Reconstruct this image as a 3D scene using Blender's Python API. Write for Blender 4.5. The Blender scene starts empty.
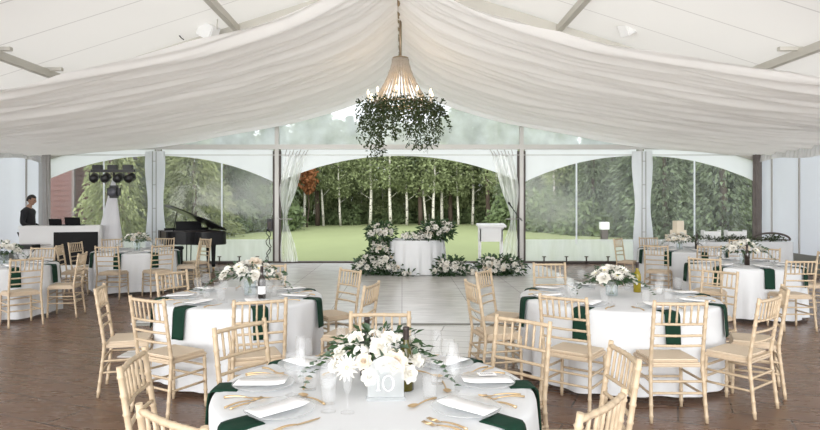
import bpy, bmesh, math, random
from mathutils import Vector, Matrix, Euler
PI = math.pi
S = bpy.context.scene
C = S.collection
EYE = 1.67            # camera height, metres

# ---------------------------------------------------------------- materials
def nmat(name):
    m = bpy.data.materials.new(name); m.use_nodes = True
    nt = m.node_tree; nt.nodes.clear()
    out = nt.nodes.new('ShaderNodeOutputMaterial')
    return m, nt, out

def N(nt, typ, **kw):
    n = nt.nodes.new(typ)
    for k, v in kw.items():
        if k in n.inputs: n.inputs[k].default_value = v
        else: setattr(n, k, v)
    return n

def coords(nt, scale=(1, 1, 1), rot=(0, 0, 0), kind='Object'):
    tc = N(nt, 'ShaderNodeTexCoord'); mp = N(nt, 'ShaderNodeMapping')
    mp.inputs['Scale'].default_value = scale; mp.inputs['Rotation'].default_value = rot
    nt.links.new(tc.outputs[kind], mp.inputs['Vector'])
    return mp.outputs['Vector']

def c4(c): return (c[0], c[1], c[2], 1)

def simple(name, col, rough=.5, metal=0, var=.12, scale=6, stretch=(1, 1, 1), trans=0, spec=.5, bump=0, coat=0):
    """principled with a noise that varies the colour a little; trans mixes in a translucent share"""
    m, nt, out = nmat(name)
    v = coords(nt, stretch)
    nz = N(nt, 'ShaderNodeTexNoise', Scale=scale, Detail=4.0)
    nt.links.new(v, nz.inputs['Vector'])
    mx = N(nt, 'ShaderNodeMixRGB')
    mx.inputs[1].default_value = c4([x * (1 - var) for x in col])
    mx.inputs[2].default_value = c4([min(1, x * (1 + var)) for x in col])
    nt.links.new(nz.outputs['Fac'], mx.inputs[0])
    b = N(nt, 'ShaderNodeBsdfPrincipled', Roughness=rough, Metallic=metal)
    b.inputs['Specular IOR Level'].default_value = spec
    b.inputs['Coat Weight'].default_value = coat
    nt.links.new(mx.outputs[0], b.inputs['Base Color'])
    if bump:
        bp = N(nt, 'ShaderNodeBump', Strength=bump, Distance=.01)
        nt.links.new(nz.outputs['Fac'], bp.inputs['Height']); nt.links.new(bp.outputs[0], b.inputs['Normal'])
    sh = b.outputs[0]
    if trans:
        t = N(nt, 'ShaderNodeBsdfTranslucent'); nt.links.new(mx.outputs[0], t.inputs['Color'])
        ms = N(nt, 'ShaderNodeMixShader'); ms.inputs[0].default_value = trans
        nt.links.new(sh, ms.inputs[1]); nt.links.new(t.outputs[0], ms.inputs[2]); sh = ms.outputs[0]
    nt.links.new(sh, out.inputs['Surface'])
    return m

def vinyl(name, haze, col=(.9, .93, .95), streak=.3, gloss=.03, scale=(3, 3, .5)):
    """clear plastic sheet: mostly see-through, a milky share that varies in streaks, a little gloss"""
    m, nt, out = nmat(name)
    v = coords(nt, scale)
    nz = N(nt, 'ShaderNodeTexNoise', Scale=1.6, Detail=5.0); nt.links.new(v, nz.inputs['Vector'])
    mr = N(nt, 'ShaderNodeMapRange'); mr.inputs['From Min'].default_value = .3; mr.inputs['From Max'].default_value = .7
    mr.inputs['To Min'].default_value = haze * (1 - streak); mr.inputs['To Max'].default_value = min(1, haze * (1 + streak))
    nt.links.new(nz.outputs['Fac'], mr.inputs['Value'])
    tr = N(nt, 'ShaderNodeBsdfTransparent')
    d = N(nt, 'ShaderNodeBsdfDiffuse'); d.inputs['Color'].default_value = c4(col)
    t = N(nt, 'ShaderNodeBsdfTranslucent'); t.inputs['Color'].default_value = c4(col)
    dm = N(nt, 'ShaderNodeMixShader'); dm.inputs[0].default_value = .6
    nt.links.new(d.outputs[0], dm.inputs[1]); nt.links.new(t.outputs[0], dm.inputs[2])
    m1 = N(nt, 'ShaderNodeMixShader'); nt.links.new(mr.outputs[0], m1.inputs[0])
    nt.links.new(tr.outputs[0], m1.inputs[1]); nt.links.new(dm.outputs[0], m1.inputs[2])
    g = N(nt, 'ShaderNodeBsdfGlossy', Roughness=.12)
    m2 = N(nt, 'ShaderNodeMixShader'); m2.inputs[0].default_value = gloss
    nt.links.new(m1.outputs[0], m2.inputs[1]); nt.links.new(g.outputs[0], m2.inputs[2])
    nt.links.new(m2.outputs[0], out.inputs['Surface'])
    return m

def thin_glass(name, tint=(1, 1, 1), milk=.05, ior=1.35):
    m, nt, out = nmat(name)
    tr = N(nt, 'ShaderNodeBsdfTransparent'); tr.inputs['Color'].default_value = c4(tint)
    d = N(nt, 'ShaderNodeBsdfDiffuse'); d.inputs['Color'].default_value = (.9, .92, .94, 1)
    m1 = N(nt, 'ShaderNodeMixShader'); m1.inputs[0].default_value = milk
    nt.links.new(tr.outputs[0], m1.inputs[1]); nt.links.new(d.outputs[0], m1.inputs[2])
    lw = N(nt, 'ShaderNodeLayerWeight', Blend=.35)
    fr = N(nt, 'ShaderNodeMath', operation='MULTIPLY'); fr.inputs[1].default_value = .7; nt.links.new(lw.outputs['Fresnel'], fr.inputs[0])
    pw = N(nt, 'ShaderNodeMath', operation='POWER'); pw.inputs[1].default_value = 4; nt.links.new(lw.outputs['Facing'], pw.inputs[0]); nt.links.new(pw.outputs[0], fr.inputs[0])
    g = N(nt, 'ShaderNodeBsdfGlossy', Roughness=.03)
    m2 = N(nt, 'ShaderNodeMixShader'); nt.links.new(fr.outputs[0], m2.inputs[0])
    nt.links.new(m1.outputs[0], m2.inputs[1]); nt.links.new(g.outputs[0], m2.inputs[2])
    nt.links.new(m2.outputs[0], out.inputs['Surface'])
    return m

def tiles(name, c1, c2, mortar, size, w, h, rot, rough, msize=.012, spec=.5, grain=0.1):
    m, nt, out = nmat(name)
    v = coords(nt, (1, 1, 1), (0, 0, rot))
    br = N(nt, 'ShaderNodeTexBrick', Scale=size)
    br.inputs['Color1'].default_value = c4(c1); br.inputs['Color2'].default_value = c4(c2); br.inputs['Mortar'].default_value = c4(mortar)
    br.inputs['Mortar Size'].default_value = msize; br.inputs['Brick Width'].default_value = w; br.inputs['Row Height'].default_value = h
    nt.links.new(v, br.inputs['Vector'])
    nz = N(nt, 'ShaderNodeTexNoise', Scale=1.0, Detail=7.0, Roughness=.6)
    v2 = coords(nt, (2, 9, 2), (0, 0, rot)); nt.links.new(v2, nz.inputs['Vector'])
    mr = N(nt, 'ShaderNodeMapRange'); mr.inputs['From Min'].default_value = .25; mr.inputs['From Max'].default_value = .75
    mr.inputs['To Min'].default_value = 1 - grain; mr.inputs['To Max'].default_value = 1 + grain
    nt.links.new(nz.outputs['Fac'], mr.inputs['Value'])
    mu = N(nt, 'ShaderNodeVectorMath', operation='MULTIPLY')
    nt.links.new(br.outputs['Color'], mu.inputs[0]); nt.links.new(mr.outputs[0], mu.inputs[1])
    b = N(nt, 'ShaderNodeBsdfPrincipled'); b.inputs['Specular IOR Level'].default_value = spec
    nt.links.new(mu.outputs[0], b.inputs['Base Color'])
    mr2 = N(nt, 'ShaderNodeMapRange'); mr2.inputs['To Min'].default_value = rough * .8; mr2.inputs['To Max'].default_value = rough * 1.25
    nt.links.new(nz.outputs['Fac'], mr2.inputs['Value']); nt.links.new(mr2.outputs[0], b.inputs['Roughness'])
    bp = N(nt, 'ShaderNodeBump', Strength=.25, Distance=.004); bp.invert = True
    nt.links.new(br.outputs['Fac'], bp.inputs['Height']); nt.links.new(bp.outputs[0], b.inputs['Normal'])
    nt.links.new(b.outputs[0], out.inputs['Surface'])
    return m

def emit(name, col, s):
    m, nt, out = nmat(name)
    e = N(nt, 'ShaderNodeEmission', Strength=s); e.inputs['Color'].default_value = c4(col)
    nt.links.new(e.outputs[0], out.inputs['Surface'])
    return m

def birch_mat():
    m, nt, out = nmat('birch_bark')
    v = coords(nt, (2.5, 2.5, 5))
    nz = N(nt, 'ShaderNodeTexNoise', Scale=1.3, Detail=4.0); nt.links.new(v, nz.inputs['Vector'])
    cr = N(nt, 'ShaderNodeValToRGB')
    cr.color_ramp.elements[0].position = .36; cr.color_ramp.elements[0].color = (.06, .05, .04, 1)
    cr.color_ramp.elements[1].position = .44; cr.color_ramp.elements[1].color = (.62, .60, .52, 1)
    nt.links.new(nz.outputs['Fac'], cr.inputs[0])
    b = N(nt, 'ShaderNodeBsdfPrincipled', Roughness=.8); nt.links.new(cr.outputs[0], b.inputs['Base Color'])
    nt.links.new(b.outputs[0], out.inputs['Surface'])
    return m

def roof_mat():
    m, nt, out = nmat('roof_vinyl')
    tc = N(nt, 'ShaderNodeTexCoord'); sx = N(nt, 'ShaderNodeSeparateXYZ'); nt.links.new(tc.outputs['Object'], sx.inputs[0])
    a = N(nt, 'ShaderNodeMath', operation='MULTIPLY'); a.inputs[1].default_value = 1 / 1.25; nt.links.new(sx.outputs['Y'], a.inputs[0])
    f = N(nt, 'ShaderNodeMath', operation='FRACT'); nt.links.new(a.outputs[0], f.inputs[0])
    l = N(nt, 'ShaderNodeMath', operation='LESS_THAN'); l.inputs[1].default_value = .022; nt.links.new(f.outputs[0], l.inputs[0])
    mx = N(nt, 'ShaderNodeMixRGB'); mx.inputs[1].default_value = (.80, .775, .735, 1); mx.inputs[2].default_value = (.60, .57, .54, 1)
    nt.links.new(l.outputs[0], mx.inputs[0])
    d = N(nt, 'ShaderNodeBsdfDiffuse'); t = N(nt, 'ShaderNodeBsdfTranslucent')
    nt.links.new(mx.outputs[0], d.inputs['Color']); nt.links.new(mx.outputs[0], t.inputs['Color'])
    ms = N(nt, 'ShaderNodeMixShader'); ms.inputs[0].default_value = .205
    nt.links.new(d.outputs[0], ms.inputs[1]); nt.links.new(t.outputs[0], ms.inputs[2]); nt.links.new(ms.outputs[0], out.inputs['Surface'])
    return m

M = dict(
    wood=simple('chair_wood', (.53, .415, .285), .42, var=.16, scale=5, stretch=(6, 6, 1.2)),
    seat=simple('seat_wood', (.56, .45, .33), .4, var=.10, scale=4, stretch=(8, 1, 1)),
    pad=simple('seat_pad', (.60, .495, .375), .7, var=.05, scale=60),
    cloth=simple('white_linen', (.765, .78, .80), .85, var=.03, scale=5, spec=.2, trans=.12),
    green=simple('green_velvet', (.003, .031, .017), .75, var=.35, scale=18, spec=.25),
    drape=simple('drape_fabric', (.90, .885, .87), .9, var=.02, scale=3, spec=.1, trans=.55),
    wallv=simple('wall_vinyl', (.70, .73, .78), .6, var=.03, scale=2, trans=.3, spec=.3),
    valance=simple('valance_fabric', (.74, .73, .72), .9, var=.05, scale=8, trans=.25, spec=.1),
    seam=simple('wall_seam', (.42, .40, .39), .7, var=.1),
    alu=simple('aluminium', (.47, .46, .44), .45, metal=.35, var=.08, scale=3),
    rafter=simple('rafter_aluminium', (.56, .54, .49), .5, metal=.2, var=.06, scale=2),
    dark=simple('dark_track', (.075, .06, .055), .6, var=.2),
    greydark=simple('dark_grey_fabric', (.16, .14, .13), .8, var=.3),
    skirting=simple('skirting_grey', (.22, .22, .20), .7, var=.12, scale=3),
    black=simple('black_plastic', (.012, .012, .013), .4, var=.2),
    piano=simple('piano_lacquer', (.006, .006, .007), .3, var=.2, spec=.25),
    screen=simple('black_screen', (.006, .006, .007), .5, var=.1, spec=.15),
    white=simple('white_panel', (.80, .80, .80), .5, var=.03, scale=2),
    whitevinyl=simple('white_vinyl', (.88, .90, .93), .5, var=.03, scale=2, trans=.5, spec=.3),
    scrim=simple('white_scrim', (.84, .84, .87), .9, var=.03, trans=.3, spec=.1),
    gold=simple('brushed_gold', (.74, .55, .33), .32, metal=1, var=.06, scale=30),
    paper=simple('card_paper', (.90, .90, .91), .7, var=.02),
    ink=simple('ink', (.05, .05, .05), .7),
    china=vinyl('pale_plate', .35, col=(.9, .92, .93), streak=.1, gloss=.06),
    petal=simple('white_petal', (.90, .88, .83), .75, var=.06, scale=9, trans=.28, spec=.2),
    petal2=simple('blush_petal', (.88, .80, .70), .75, var=.07, scale=9, trans=.28, spec=.2),
    eye=simple('flower_eye', (.72, .62, .22), .8, var=.2),
    leaf=simple('leaf_green', (.035, .078, .026), .55, var=.45, scale=30, trans=.25),
    euca=simple('eucalyptus_leaf', (.085, .135, .085), .6, var=.35, scale=30, trans=.2),
    smilax=simple('vine_leaf', (.036, .056, .018), .5, var=.5, scale=14, trans=.25),
    stem=simple('green_stem', (.10, .15, .05), .7),
    bulb=emit('warm_bulb', (1, .72, .42), 6),
    candle=simple('candle_sleeve', (.86, .80, .70), .6),
    bead=simple('crystal_bead', (.56, .50, .43), .2, var=.1, trans=.3, scale=40),
    iron=simple('chandelier_metal', (.34, .27, .19), .4, metal=.7),
    bgreen=simple('olive_bottle_glass', (.10, .085, .008), .08, var=.15, trans=.35, coat=.6),
    byel=simple('yellow_bottle_glass', (.42, .34, .03), .08, var=.15, trans=.45, coat=.6),
    bdark=simple('dark_bottle_glass', (.018, .010, .006), .08, var=.15, coat=.6),
    capsule=simple('bottle_capsule', (.03, .02, .018), .4),
    glass=thin_glass('clear_glass', milk=.045, ior=1.25),
    vaseg=thin_glass('vase_glass', (.93, .96, .97), milk=.08, ior=1.3),
    frost=vinyl('frosted_acrylic', .45, col=(.86, .89, .91), streak=.1, gloss=.04),
    numeral=simple('white_numeral', (.97, .97, .97), .5, var=.01),
    cake=simple('cake_icing', (.78, .70, .57), .7, var=.04),
    skin=simple('skin', (.38, .22, .15), .6, var=.08),
    hair=simple('hair', (.015, .011, .009), .6, var=.2),
    shirt=simple('dark_shirt', (.018, .018, .022), .85, var=.2),
    trousers=simple('dark_trousers', (.015, .015, .018), .85, var=.2),
    lensm=simple('lamp_lens', (.10, .10, .12), .1, var=.1),
    birch=birch_mat(),
    trunk=simple('brown_bark', (.085, .06, .045), .9, var=.35, scale=3, stretch=(4, 4, .6)),
    fol1=simple('birch_foliage', (.25, .295, .145), .6, var=.5, scale=1.1, trans=.3, spec=.2),
    fol2=simple('spruce_foliage', (.145, .185, .105), .6, var=.5, scale=1.4, trans=.15, spec=.2),
    fol3=simple('bush_foliage', (.155, .205, .095), .6, var=.5, scale=2, trans=.25, spec=.2),
    fol4=simple('rust_foliage', (.28, .12, .05), .7, var=.4, scale=2, trans=.25, spec=.2),
    fol5=simple('pale_spruce_foliage', (.235, .265, .120), .6, var=.5, scale=1.4, trans=.2, spec=.2),
    lawn=simple('lawn_grass', (.27, .305, .15), .9, var=.16, scale=.35, stretch=(1, .35, 1), spec=.1),
    siding=simple('red_siding', (.080, .028, .023), .7, var=.3, scale=1.5, stretch=(1, 1, 8)),
    roofing=simple('shed_roof', (.08, .07, .07), .8),
    gfloor=tiles('brown_tile', (.172, .096, .060), (.142, .080, .050), (.08, .053, .040), 1.0, .8, .4, math.radians(24), .27, .009, grain=.09, spec=.5),
    dance=tiles('white_board', (.70, .69, .68), (.62, .61, .60), (.30, .29, .28), 1.0, 4.4, 1.1, math.radians(90), .22, .005, grain=.18),
    wtile=tiles('white_tile', (.74, .73, .71), (.68, .67, .66), (.28, .26, .25), 1.0, .9, .30, math.radians(10), .3, .008, grain=.10),
    roof=roof_mat(),
    pane=vinyl('clear_vinyl', .07),
    paneR=vinyl('clear_vinyl_hazy', .08, streak=.5),
    paneT=vinyl('gable_vinyl', .56, col=(.90, .96, 1), streak=.35, scale=(1, 1, 1)),
    skirt=vinyl('skirt_vinyl', .72, col=(.86, .89, .92), streak=.12),
    curtain=vinyl('curtain_vinyl', .55, col=(.90, .91, .90), streak=.5, gloss=.06, scale=(9, 9, .4)),
)

# ---------------------------------------------------------------- mesh helpers
def box(bm, x0, x1, y0, y1, z0, z1, mtx=None):
    vs = [Vector((x, y, z)) for z in (z0, z1) for y in (y0, y1) for x in (x0, x1)]
    if mtx: vs = [mtx @ v for v in vs]
    v = [bm.verts.new(p) for p in vs]
    for f in ((0, 2, 3, 1), (4, 5, 7, 6), (0, 1, 5, 4), (2, 6, 7, 3), (0, 4, 6, 2), (1, 3, 7, 5)):
        bm.faces.new([v[i] for i in f])

def tube(bm, pts, rad, n=8, cap=True):
    pts = [Vector(p) for p in pts]
    if not hasattr(rad, '__len__'): rad = [rad] * len(pts)
    rings = []; up = None
    for i, p in enumerate(pts):
        d = (pts[min(i + 1, len(pts) - 1)] - pts[max(i - 1, 0)])
        d.normalize()
        if up is None:
            up = Vector((0, 0, 1)) if abs(d.z) < .9 else Vector((1, 0, 0))
        a = d.cross(up)
        if a.length < 1e-5: a = d.cross(Vector((0, 1, 0)))
        a.normalize(); b = a.cross(d); up = b
        rings.append([bm.verts.new(p + (a * math.cos(2 * PI * k / n) + b * math.sin(2 * PI * k / n)) * rad[i]) for k in range(n)])
    for r0, r1 in zip(rings, rings[1:]):
        for k in range(n):
            f = bm.faces.new((r0[k], r0[(k + 1) % n], r1[(k + 1) % n], r1[k])); f.smooth = True
    if cap:
        bm.faces.new(rings[0][::-1]); bm.faces.new(rings[-1])

def bamboo(bm, a, b, r, step=.085, bump=1.28, n=8, mid=None):
    """a turned post with raised rings; mid = optional way-points between a and b"""
    way = [Vector(a)] + [Vector(m) for m in (mid or [])] + [Vector(b)]
    seg = [(q - p).length for p, q in zip(way, way[1:])]; L = sum(seg)
    def at(t):
        t = max(0, min(L, t))
        for p, q, s in zip(way, way[1:], seg):
            if t <= s + 1e-9: return p.lerp(q, t / s)
            t -= s
        return way[-1]
    ts = [(0, r * .9)]; k = step * .6
    while k < L - .02:
        ts += [(k - .008, r), (k, r * bump), (k + .008, r)]; k += step
    ts += [(L, r * .95)]
    tube(bm, [at(t) for t, _ in ts], [q for _, q in ts], n)

def lathe(bm, prof, n=20, loc=(0, 0, 0), close=True):
    loc = Vector(loc); rings = []
    for r, z in prof:
        if r < 1e-5: rings.append([bm.verts.new(loc + Vector((0, 0, z)))])
        else: rings.append([bm.verts.new(loc + Vector((r * math.cos(2 * PI * k / n), r * math.sin(2 * PI * k / n), z))) for k in range(n)])
    for a, b in zip(rings, rings[1:]):
        for k in range(n):
            k2 = (k + 1) % n
            if len(a) == 1 and len(b) == 1: continue
            if len(a) == 1: f = bm.faces.new((a[0], b[k2], b[k]))
            elif len(b) == 1: f = bm.faces.new((a[k], a[k2], b[0]))
            else: f = bm.faces.new((a[k], a[k2], b[k2], b[k]))
            f.smooth = True

def grid(bm, nu, nv, fn, smooth=True, closeu=False):
    vs = [[bm.verts.new(fn(i / nu, j / nv)) for j in range(nv + 1)] for i in range(nu if closeu else nu + 1)]
    R = len(vs)
    for i in range(nu):
        for j in range(nv):
            f = bm.faces.new((vs[i][j], vs[(i + 1) % R][j], vs[(i + 1) % R][j + 1], vs[i][j + 1])); f.smooth = smooth

def prism(bm, pts, z0, z1, mtx=None):
    mtx = mtx or Matrix()
    a = [bm.verts.new(mtx @ Vector((x, y, z0))) for x, y in pts]; b = [bm.verts.new(mtx @ Vector((x, y, z1))) for x, y in pts]
    bm.faces.new(a[::-1]); bm.faces.new(b); n = len(pts)
    for i in range(n): bm.faces.new((a[i], a[(i + 1) % n], b[(i + 1) % n], b[i]))

def rounded(bm, w=.004, seg=2):
    bmesh.ops.bevel(bm, geom=list(bm.edges), offset=w, segments=seg, affect='EDGES', clamp_overlap=True)

def mesh(name, bm, m, recalc=True):
    if recalc: bmesh.ops.recalc_face_normals(bm, faces=bm.faces)
    me = bpy.data.meshes.new(name); bm.to_mesh(me); bm.free()
    for x in (m if isinstance(m, (list, tuple)) else [m]): me.materials.append(M[x] if isinstance(x, str) else x)
    return me

def put(name, me, parent=None, loc=None, rot=None, scale=None):
    o = bpy.data.objects.new(name, me); C.objects.link(o)
    if parent is not None: o.parent = parent
    if loc is not None: o.location = loc
    if rot is not None: o.rotation_euler = rot
    if scale is not None: o.scale = (scale,) * 3 if not hasattr(scale, '__len__') else scale
    return o

def obj(name, bm, m, parent=None, loc=None, rot=None, recalc=True):
    return put(name, mesh(name, bm, m, recalc), parent, loc, rot)

def new(): return bmesh.new()

def boxo(name, m, parent, *a, bev=0, mtx=None):
    bm = new(); box(bm, *a, mtx=mtx)
    if bev: rounded(bm, bev)
    return obj(name, bm, m, parent)

def tag(o, label, cat, group=None):
    o['label'] = label; o['category'] = cat
    if group: o['group'] = group
    return o

def thing(name, label, cat, loc=(0, 0, 0), rz=0, group=None):
    o = bpy.data.objects.new(name, None); C.objects.link(o); o.empty_display_size = .1
    o.location = loc; o.rotation_euler = (0, 0, rz)
    return tag(o, label, cat, group)

def struct(name, bm, m, parent=None):
    o = obj(name, bm, m, parent)
    if parent is None: o['kind'] = 'structure'
    return o

def kids(o): return list(o.children)
def copy_tree(o, parent=None, loc=None, rz=None):
    c = o.copy(); C.objects.link(c)
    if parent is not None: c.parent = parent
    if loc is not None: c.location = loc
    if rz is not None: c.rotation_euler = (0, 0, rz)
    for ch in CH.get(o.name, []): copy_tree(ch, c)
    return c
CH = {}
def remember(o):                      # children lists, read once per prototype
    for ch in o.children: CH.setdefault(o.name, []).append(ch); remember(ch)

# ---------------------------------------------------------------- camera, world, view
cam = bpy.data.cameras.new('camera'); co = bpy.data.objects.new('camera', cam); C.objects.link(co)
cam.sensor_width = 36; cam.lens = 36 * 620 / 820; cam.shift_x = 8 / 820; cam.shift_y = -11 / 820
cam.clip_start = .05; cam.clip_end = 400
co.location = (0, 0, EYE); co.rotation_euler = (PI / 2, 0, 0)
S.camera = co
w = bpy.data.worlds.new('overcast'); S.world = w; w.use_nodes = True
bg = w.node_tree.nodes['Background']; bg.inputs[0].default_value = (.92, .96, 1, 1); bg.inputs[1].default_value = 1.2
sun = bpy.data.lights.new('added_fill_sun', 'SUN'); sun.energy = 3.0; sun.angle = math.radians(65); sun.color = (1, .98, .95)  # soft low fill added from behind the camera to bring out the drape pleats
so = bpy.data.objects.new('added_fill_sun', sun); C.objects.link(so); so.rotation_euler = (math.radians(85), 0, math.radians(-18)); so.location = (-4, -8, 6)
S.view_settings.view_transform = 'Standard'; S.view_settings.look = 'None'
S.view_settings.gamma = 1; S.view_settings.use_curve_mapping = False; S.view_settings.exposure = 1.0
S.cycles.transparent_max_bounces = 48; S.cycles.max_bounces = 14; S.cycles.diffuse_bounces = 6; S.cycles.transmission_bounces = 12

# ---------------------------------------------------------------- tent shell
X0 = -.08; HW = 10.03; YB = 17.4; EAVE = 3.12; PITCH = .32
def roof_z(x): return EAVE + (HW - abs(x - X0)) * PITCH
bm = new(); box(bm, -14, 14, -2.5, YB - .02, -.06, 0); struct('floor', bm, 'gfloor')
bm = new(); box(bm, -3.75, 3.75, 8.56, YB - .1, .0, .022); rounded(bm, .006); struct('floor_dance', bm, 'dance')
bm = new(); box(bm, -3.1, 3.1, 6.75, 8.555, .0, .008); struct('floor_entry', bm, 'wtile')
bm = new(); box(bm, -3.7, 3.7, 8.50, 8.555, .0, .026); struct('trim_edge', bm, 'skirting')
def roof_side(s):
    bm = new()
    def f(u, v):
        x = X0 + s * HW * u; y = -4.5 + (YB + 4.5) * v
        return Vector((x, y, roof_z(x) - .05 * math.sin(PI * ((y - 7.4) / 5 % 1)) * math.sin(PI * u)))
    grid(bm, 24, 60, f)
    struct('ceiling', bm, 'roof')
roof_side(-1); roof_side(1)
def slope_bar(bm, y0, y1, s, t0, t1, xa=0, xb=HW):
    """a bar that follows the roof slope from xa to xb, between depths t0..t1 below the cloth"""
    a = Vector((X0 + s * xa, 0, roof_z(X0 + xa))); b = Vector((X0 + s * xb, 0, roof_z(X0 + xb)))
    vs = [Vector((p.x, y, p.z - t)) for p in (a, b) for y in (y0, y1) for t in (t0, t1)]
    v = [bm.verts.new(q) for q in vs]
    for f in ((0, 1, 3, 2), (4, 6, 7, 5), (0, 4, 5, 1), (2, 3, 7, 6), (0, 2, 6, 4), (1, 5, 7, 3)): bm.faces.new([v[i] for i in f])
k = 1
for s in (-1, 1):
    for yr in (12.4, 7.4, 2.4, -2.6):
        bm = new(); slope_bar(bm, yr - .07, yr + .07, s, .06, .30); struct('trim_%d' % k, bm, 'rafter'); k += 1
    bm = new(); slope_bar(bm, YB - .12, YB + .02, s, .03, .28); struct('trim_%d' % k, bm, 'rafter'); k += 1
    for px in (3.2, 6.5):
        x = X0 + s * px; z = roof_z(x) - .09
        bm = new(); box(bm, x - .055, x + .055, -4.4, YB - .13, z - .13, z); struct('trim_%d' % k, bm, 'rafter'); k += 1
        if px > 5:                                   # purlin clips on the nearer rafter bay
            for yy in (10.0, 11.5):
                bm = new(); box(bm, x - .35, x + .28, yy - .04, yy + .04, z - .02, z + .04)
                struct('trim_%d' % k, bm, 'rafter'); k += 1
# flood lights hung from the purlins
for s, x, y, z, lab in ((-1, -3.75, 12.0, 5.02, 'white box floodlight under the roof left of the chandelier'),
                        (1, 4.25, 11.6, 5.0, 'white box floodlight under the roof right of the chandelier')):
    t = thing('flood_light', lab, 'light', (x, y, z), s * .5)
    bm = new(); box(bm, -.2, .2, -.11, .11, -.15, .13, Matrix.Rotation(s * -.45, 4, 'Y')); rounded(bm, .02); obj('housing', bm, 'white', t)
    bm = new(); tube(bm, [(-.23, 0, 0), (-.24, 0, .2), (0, 0, .30), (.24, 0, .2), (.23, 0, 0)], .012); obj('bracket', bm, 'rafter', t)
    bm = new(); tube(bm, [(0, 0, .3), (0, 0, roof_z(x) - z - .02)], .012); obj('hanger', bm, 'rafter', t)
bm = new()
tube(bm, [(-4.15 + .22 * math.cos(a), 12.1, 5.05 + .2 * math.sin(a)) for a in [x * .3 for x in range(3, 15)]], .012, 6)
tube(bm, [(-3.93, 12.1, 5.25), (-3.9, 12.1, roof_z(-3.9) - .04)], .012, 6)
tag(obj('cable', bm, 'black'), 'loose black cable loop hanging beside the left roof floodlight', 'cable')

# gable end: posts, beam, clear panels
PX = [X0 + q for q in (-HW, -6.75, -3.42, 3.42, 6.75, HW)]
for i, x in enumerate(PX):
    top = roof_z(x) - .25 if i in (2, 3) else 3.3
    bm = new(); box(bm, x - .055, x + .055, YB - .09, YB + .03, 0, top); o = struct('trim_%d' % k, bm, 'alu'); k += 1
    if i in (0, 2, 3, 5):
        for s in (-1, 1):
            bm = new(); box(bm, x + s * .085 - .028, x + s * .085 + .028, YB - .07, YB + .02, 0, 3.15); struct('side_track', bm, 'dark', o)
bm = new(); box(bm, PX[0], PX[5], YB - .10, YB - .02, 3.20, 3.33); struct('trim_%d' % k, bm, 'alu'); k += 1
bm = new(); box(bm, PX[0], PX[5], YB - .08, YB - .05, 3.03, 3.05); struct('trim_%d' % k, bm, 'alu'); k += 1
bm = new(); box(bm, PX[0], PX[5], YB - .12, YB + .04, 0, .07); struct('trim_%d' % k, bm, 'dark'); k += 1
def arch_z(x, xc, half): return 3.02 - .74 * min(1, abs((x - xc) / half)) ** 2.1
def spandrel(bm, xa, xb, xc, half, y):
    n = 28
    def f(u, v):
        x = xa + (xb - xa) * u
        zl = arch_z(x, xc, half)
        return Vector((x, y + .012 * math.sin(x * 9), zl + (3.2 - zl) * v))
    grid(bm, n, 3, f)
bays = [(0, 1, PX[1], 3.25), (1, 2, PX[1], 3.25), (2, 3, X0, 3.40), (3, 4, PX[4], 3.25), (4, 5, PX[4], 3.25)]
for i, (a, b, xc, half) in enumerate(bays):
    xa, xb = PX[a] + .10, PX[b] - .10
    bm = new()
    if i == 2:                                       # the open doorway keeps only its arched header
        spandrel(bm, xa, xb, xc, half, YB); struct('window_3', bm, 'whitevinyl'); continue
    grid(bm, 12, 10, lambda u, v: Vector((xa + (xb - xa) * u, YB + .01 + .01 * math.sin(9 * u) * math.sin(5 * v), .05 + 3.1 * v)))
    wn = struct('window_%d' % (i + 1), bm, 'paneR' if i > 2 else 'pane')
    bm = new(); spandrel(bm, xa, xb, xc, half, YB - .03); struct('arch_header', bm, 'whitevinyl', wn)
    bm = new(); grid(bm, 16, 2, lambda u, v: Vector((xa + (xb - xa) * u, YB - .03 + .015 * math.sin(u * 30), .08 + .60 * v))); struct('bottom_skirt', bm, 'skirt', wn)
    xm = (xa + xb) / 2 + (.12 if a < 2 else -.12)
    bm = new(); box(bm, xm - .022, xm + .022, YB - .045, YB - .03, .55, arch_z(xm, xc, half)); struct('seam_strip', bm, 'whitevinyl', wn)
xs = [PX[0], PX[2], PX[3], PX[5]]
for i in range(3):
    xa, xb = xs[i] + .06, xs[i + 1] - .06
    bm = new(); grid(bm, 20, 4, lambda u, v: Vector((xa + (xb - xa) * u, YB - .01, 3.33 + (max(3.34, roof_z(xa + (xb - xa) * u) - .25) - 3.33) * v)))
    struct('window_%d' % (6 + i), bm, 'paneT')
# white cloth sleeves round the two intermediate posts
for x, lab in ((PX[1], 'white fabric sleeve wrapped round the tent post behind the piano'), (PX[4], 'white fabric sleeve wrapped round the tent post by the cake table')):
    bm = new()
    def f(u, v):
        a = 2 * PI * u; r = .20 + .05 * math.cos(5 * a + 3 * v) * (.5 + .5 * abs(v - .5)) + .03 * math.sin(9 * v)
        return Vector((x + r * 1.15 * math.cos(a), YB - .12 - .0 + .4 * r * math.sin(a) - .08, .03 + 3.1 * v))
    grid(bm, 40, 16, f, closeu=True)
    t = tag(obj('post_sleeve', bm, 'whitevinyl'), lab, 'fabric sleeve')
    bm = new()
    for s in (-1, 1): tube(bm, [(x + s * .055, YB - .31, .03), (x + s * .05, YB - .31, 3.12)], .012, 6)
    for z in (.9, 1.55, 2.2, 2.85): tube(bm, [(x - .055, YB - .31, z), (x + .055, YB - .31, z)], .009, 6)
    obj('tie', bm, 'alu', t)
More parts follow.
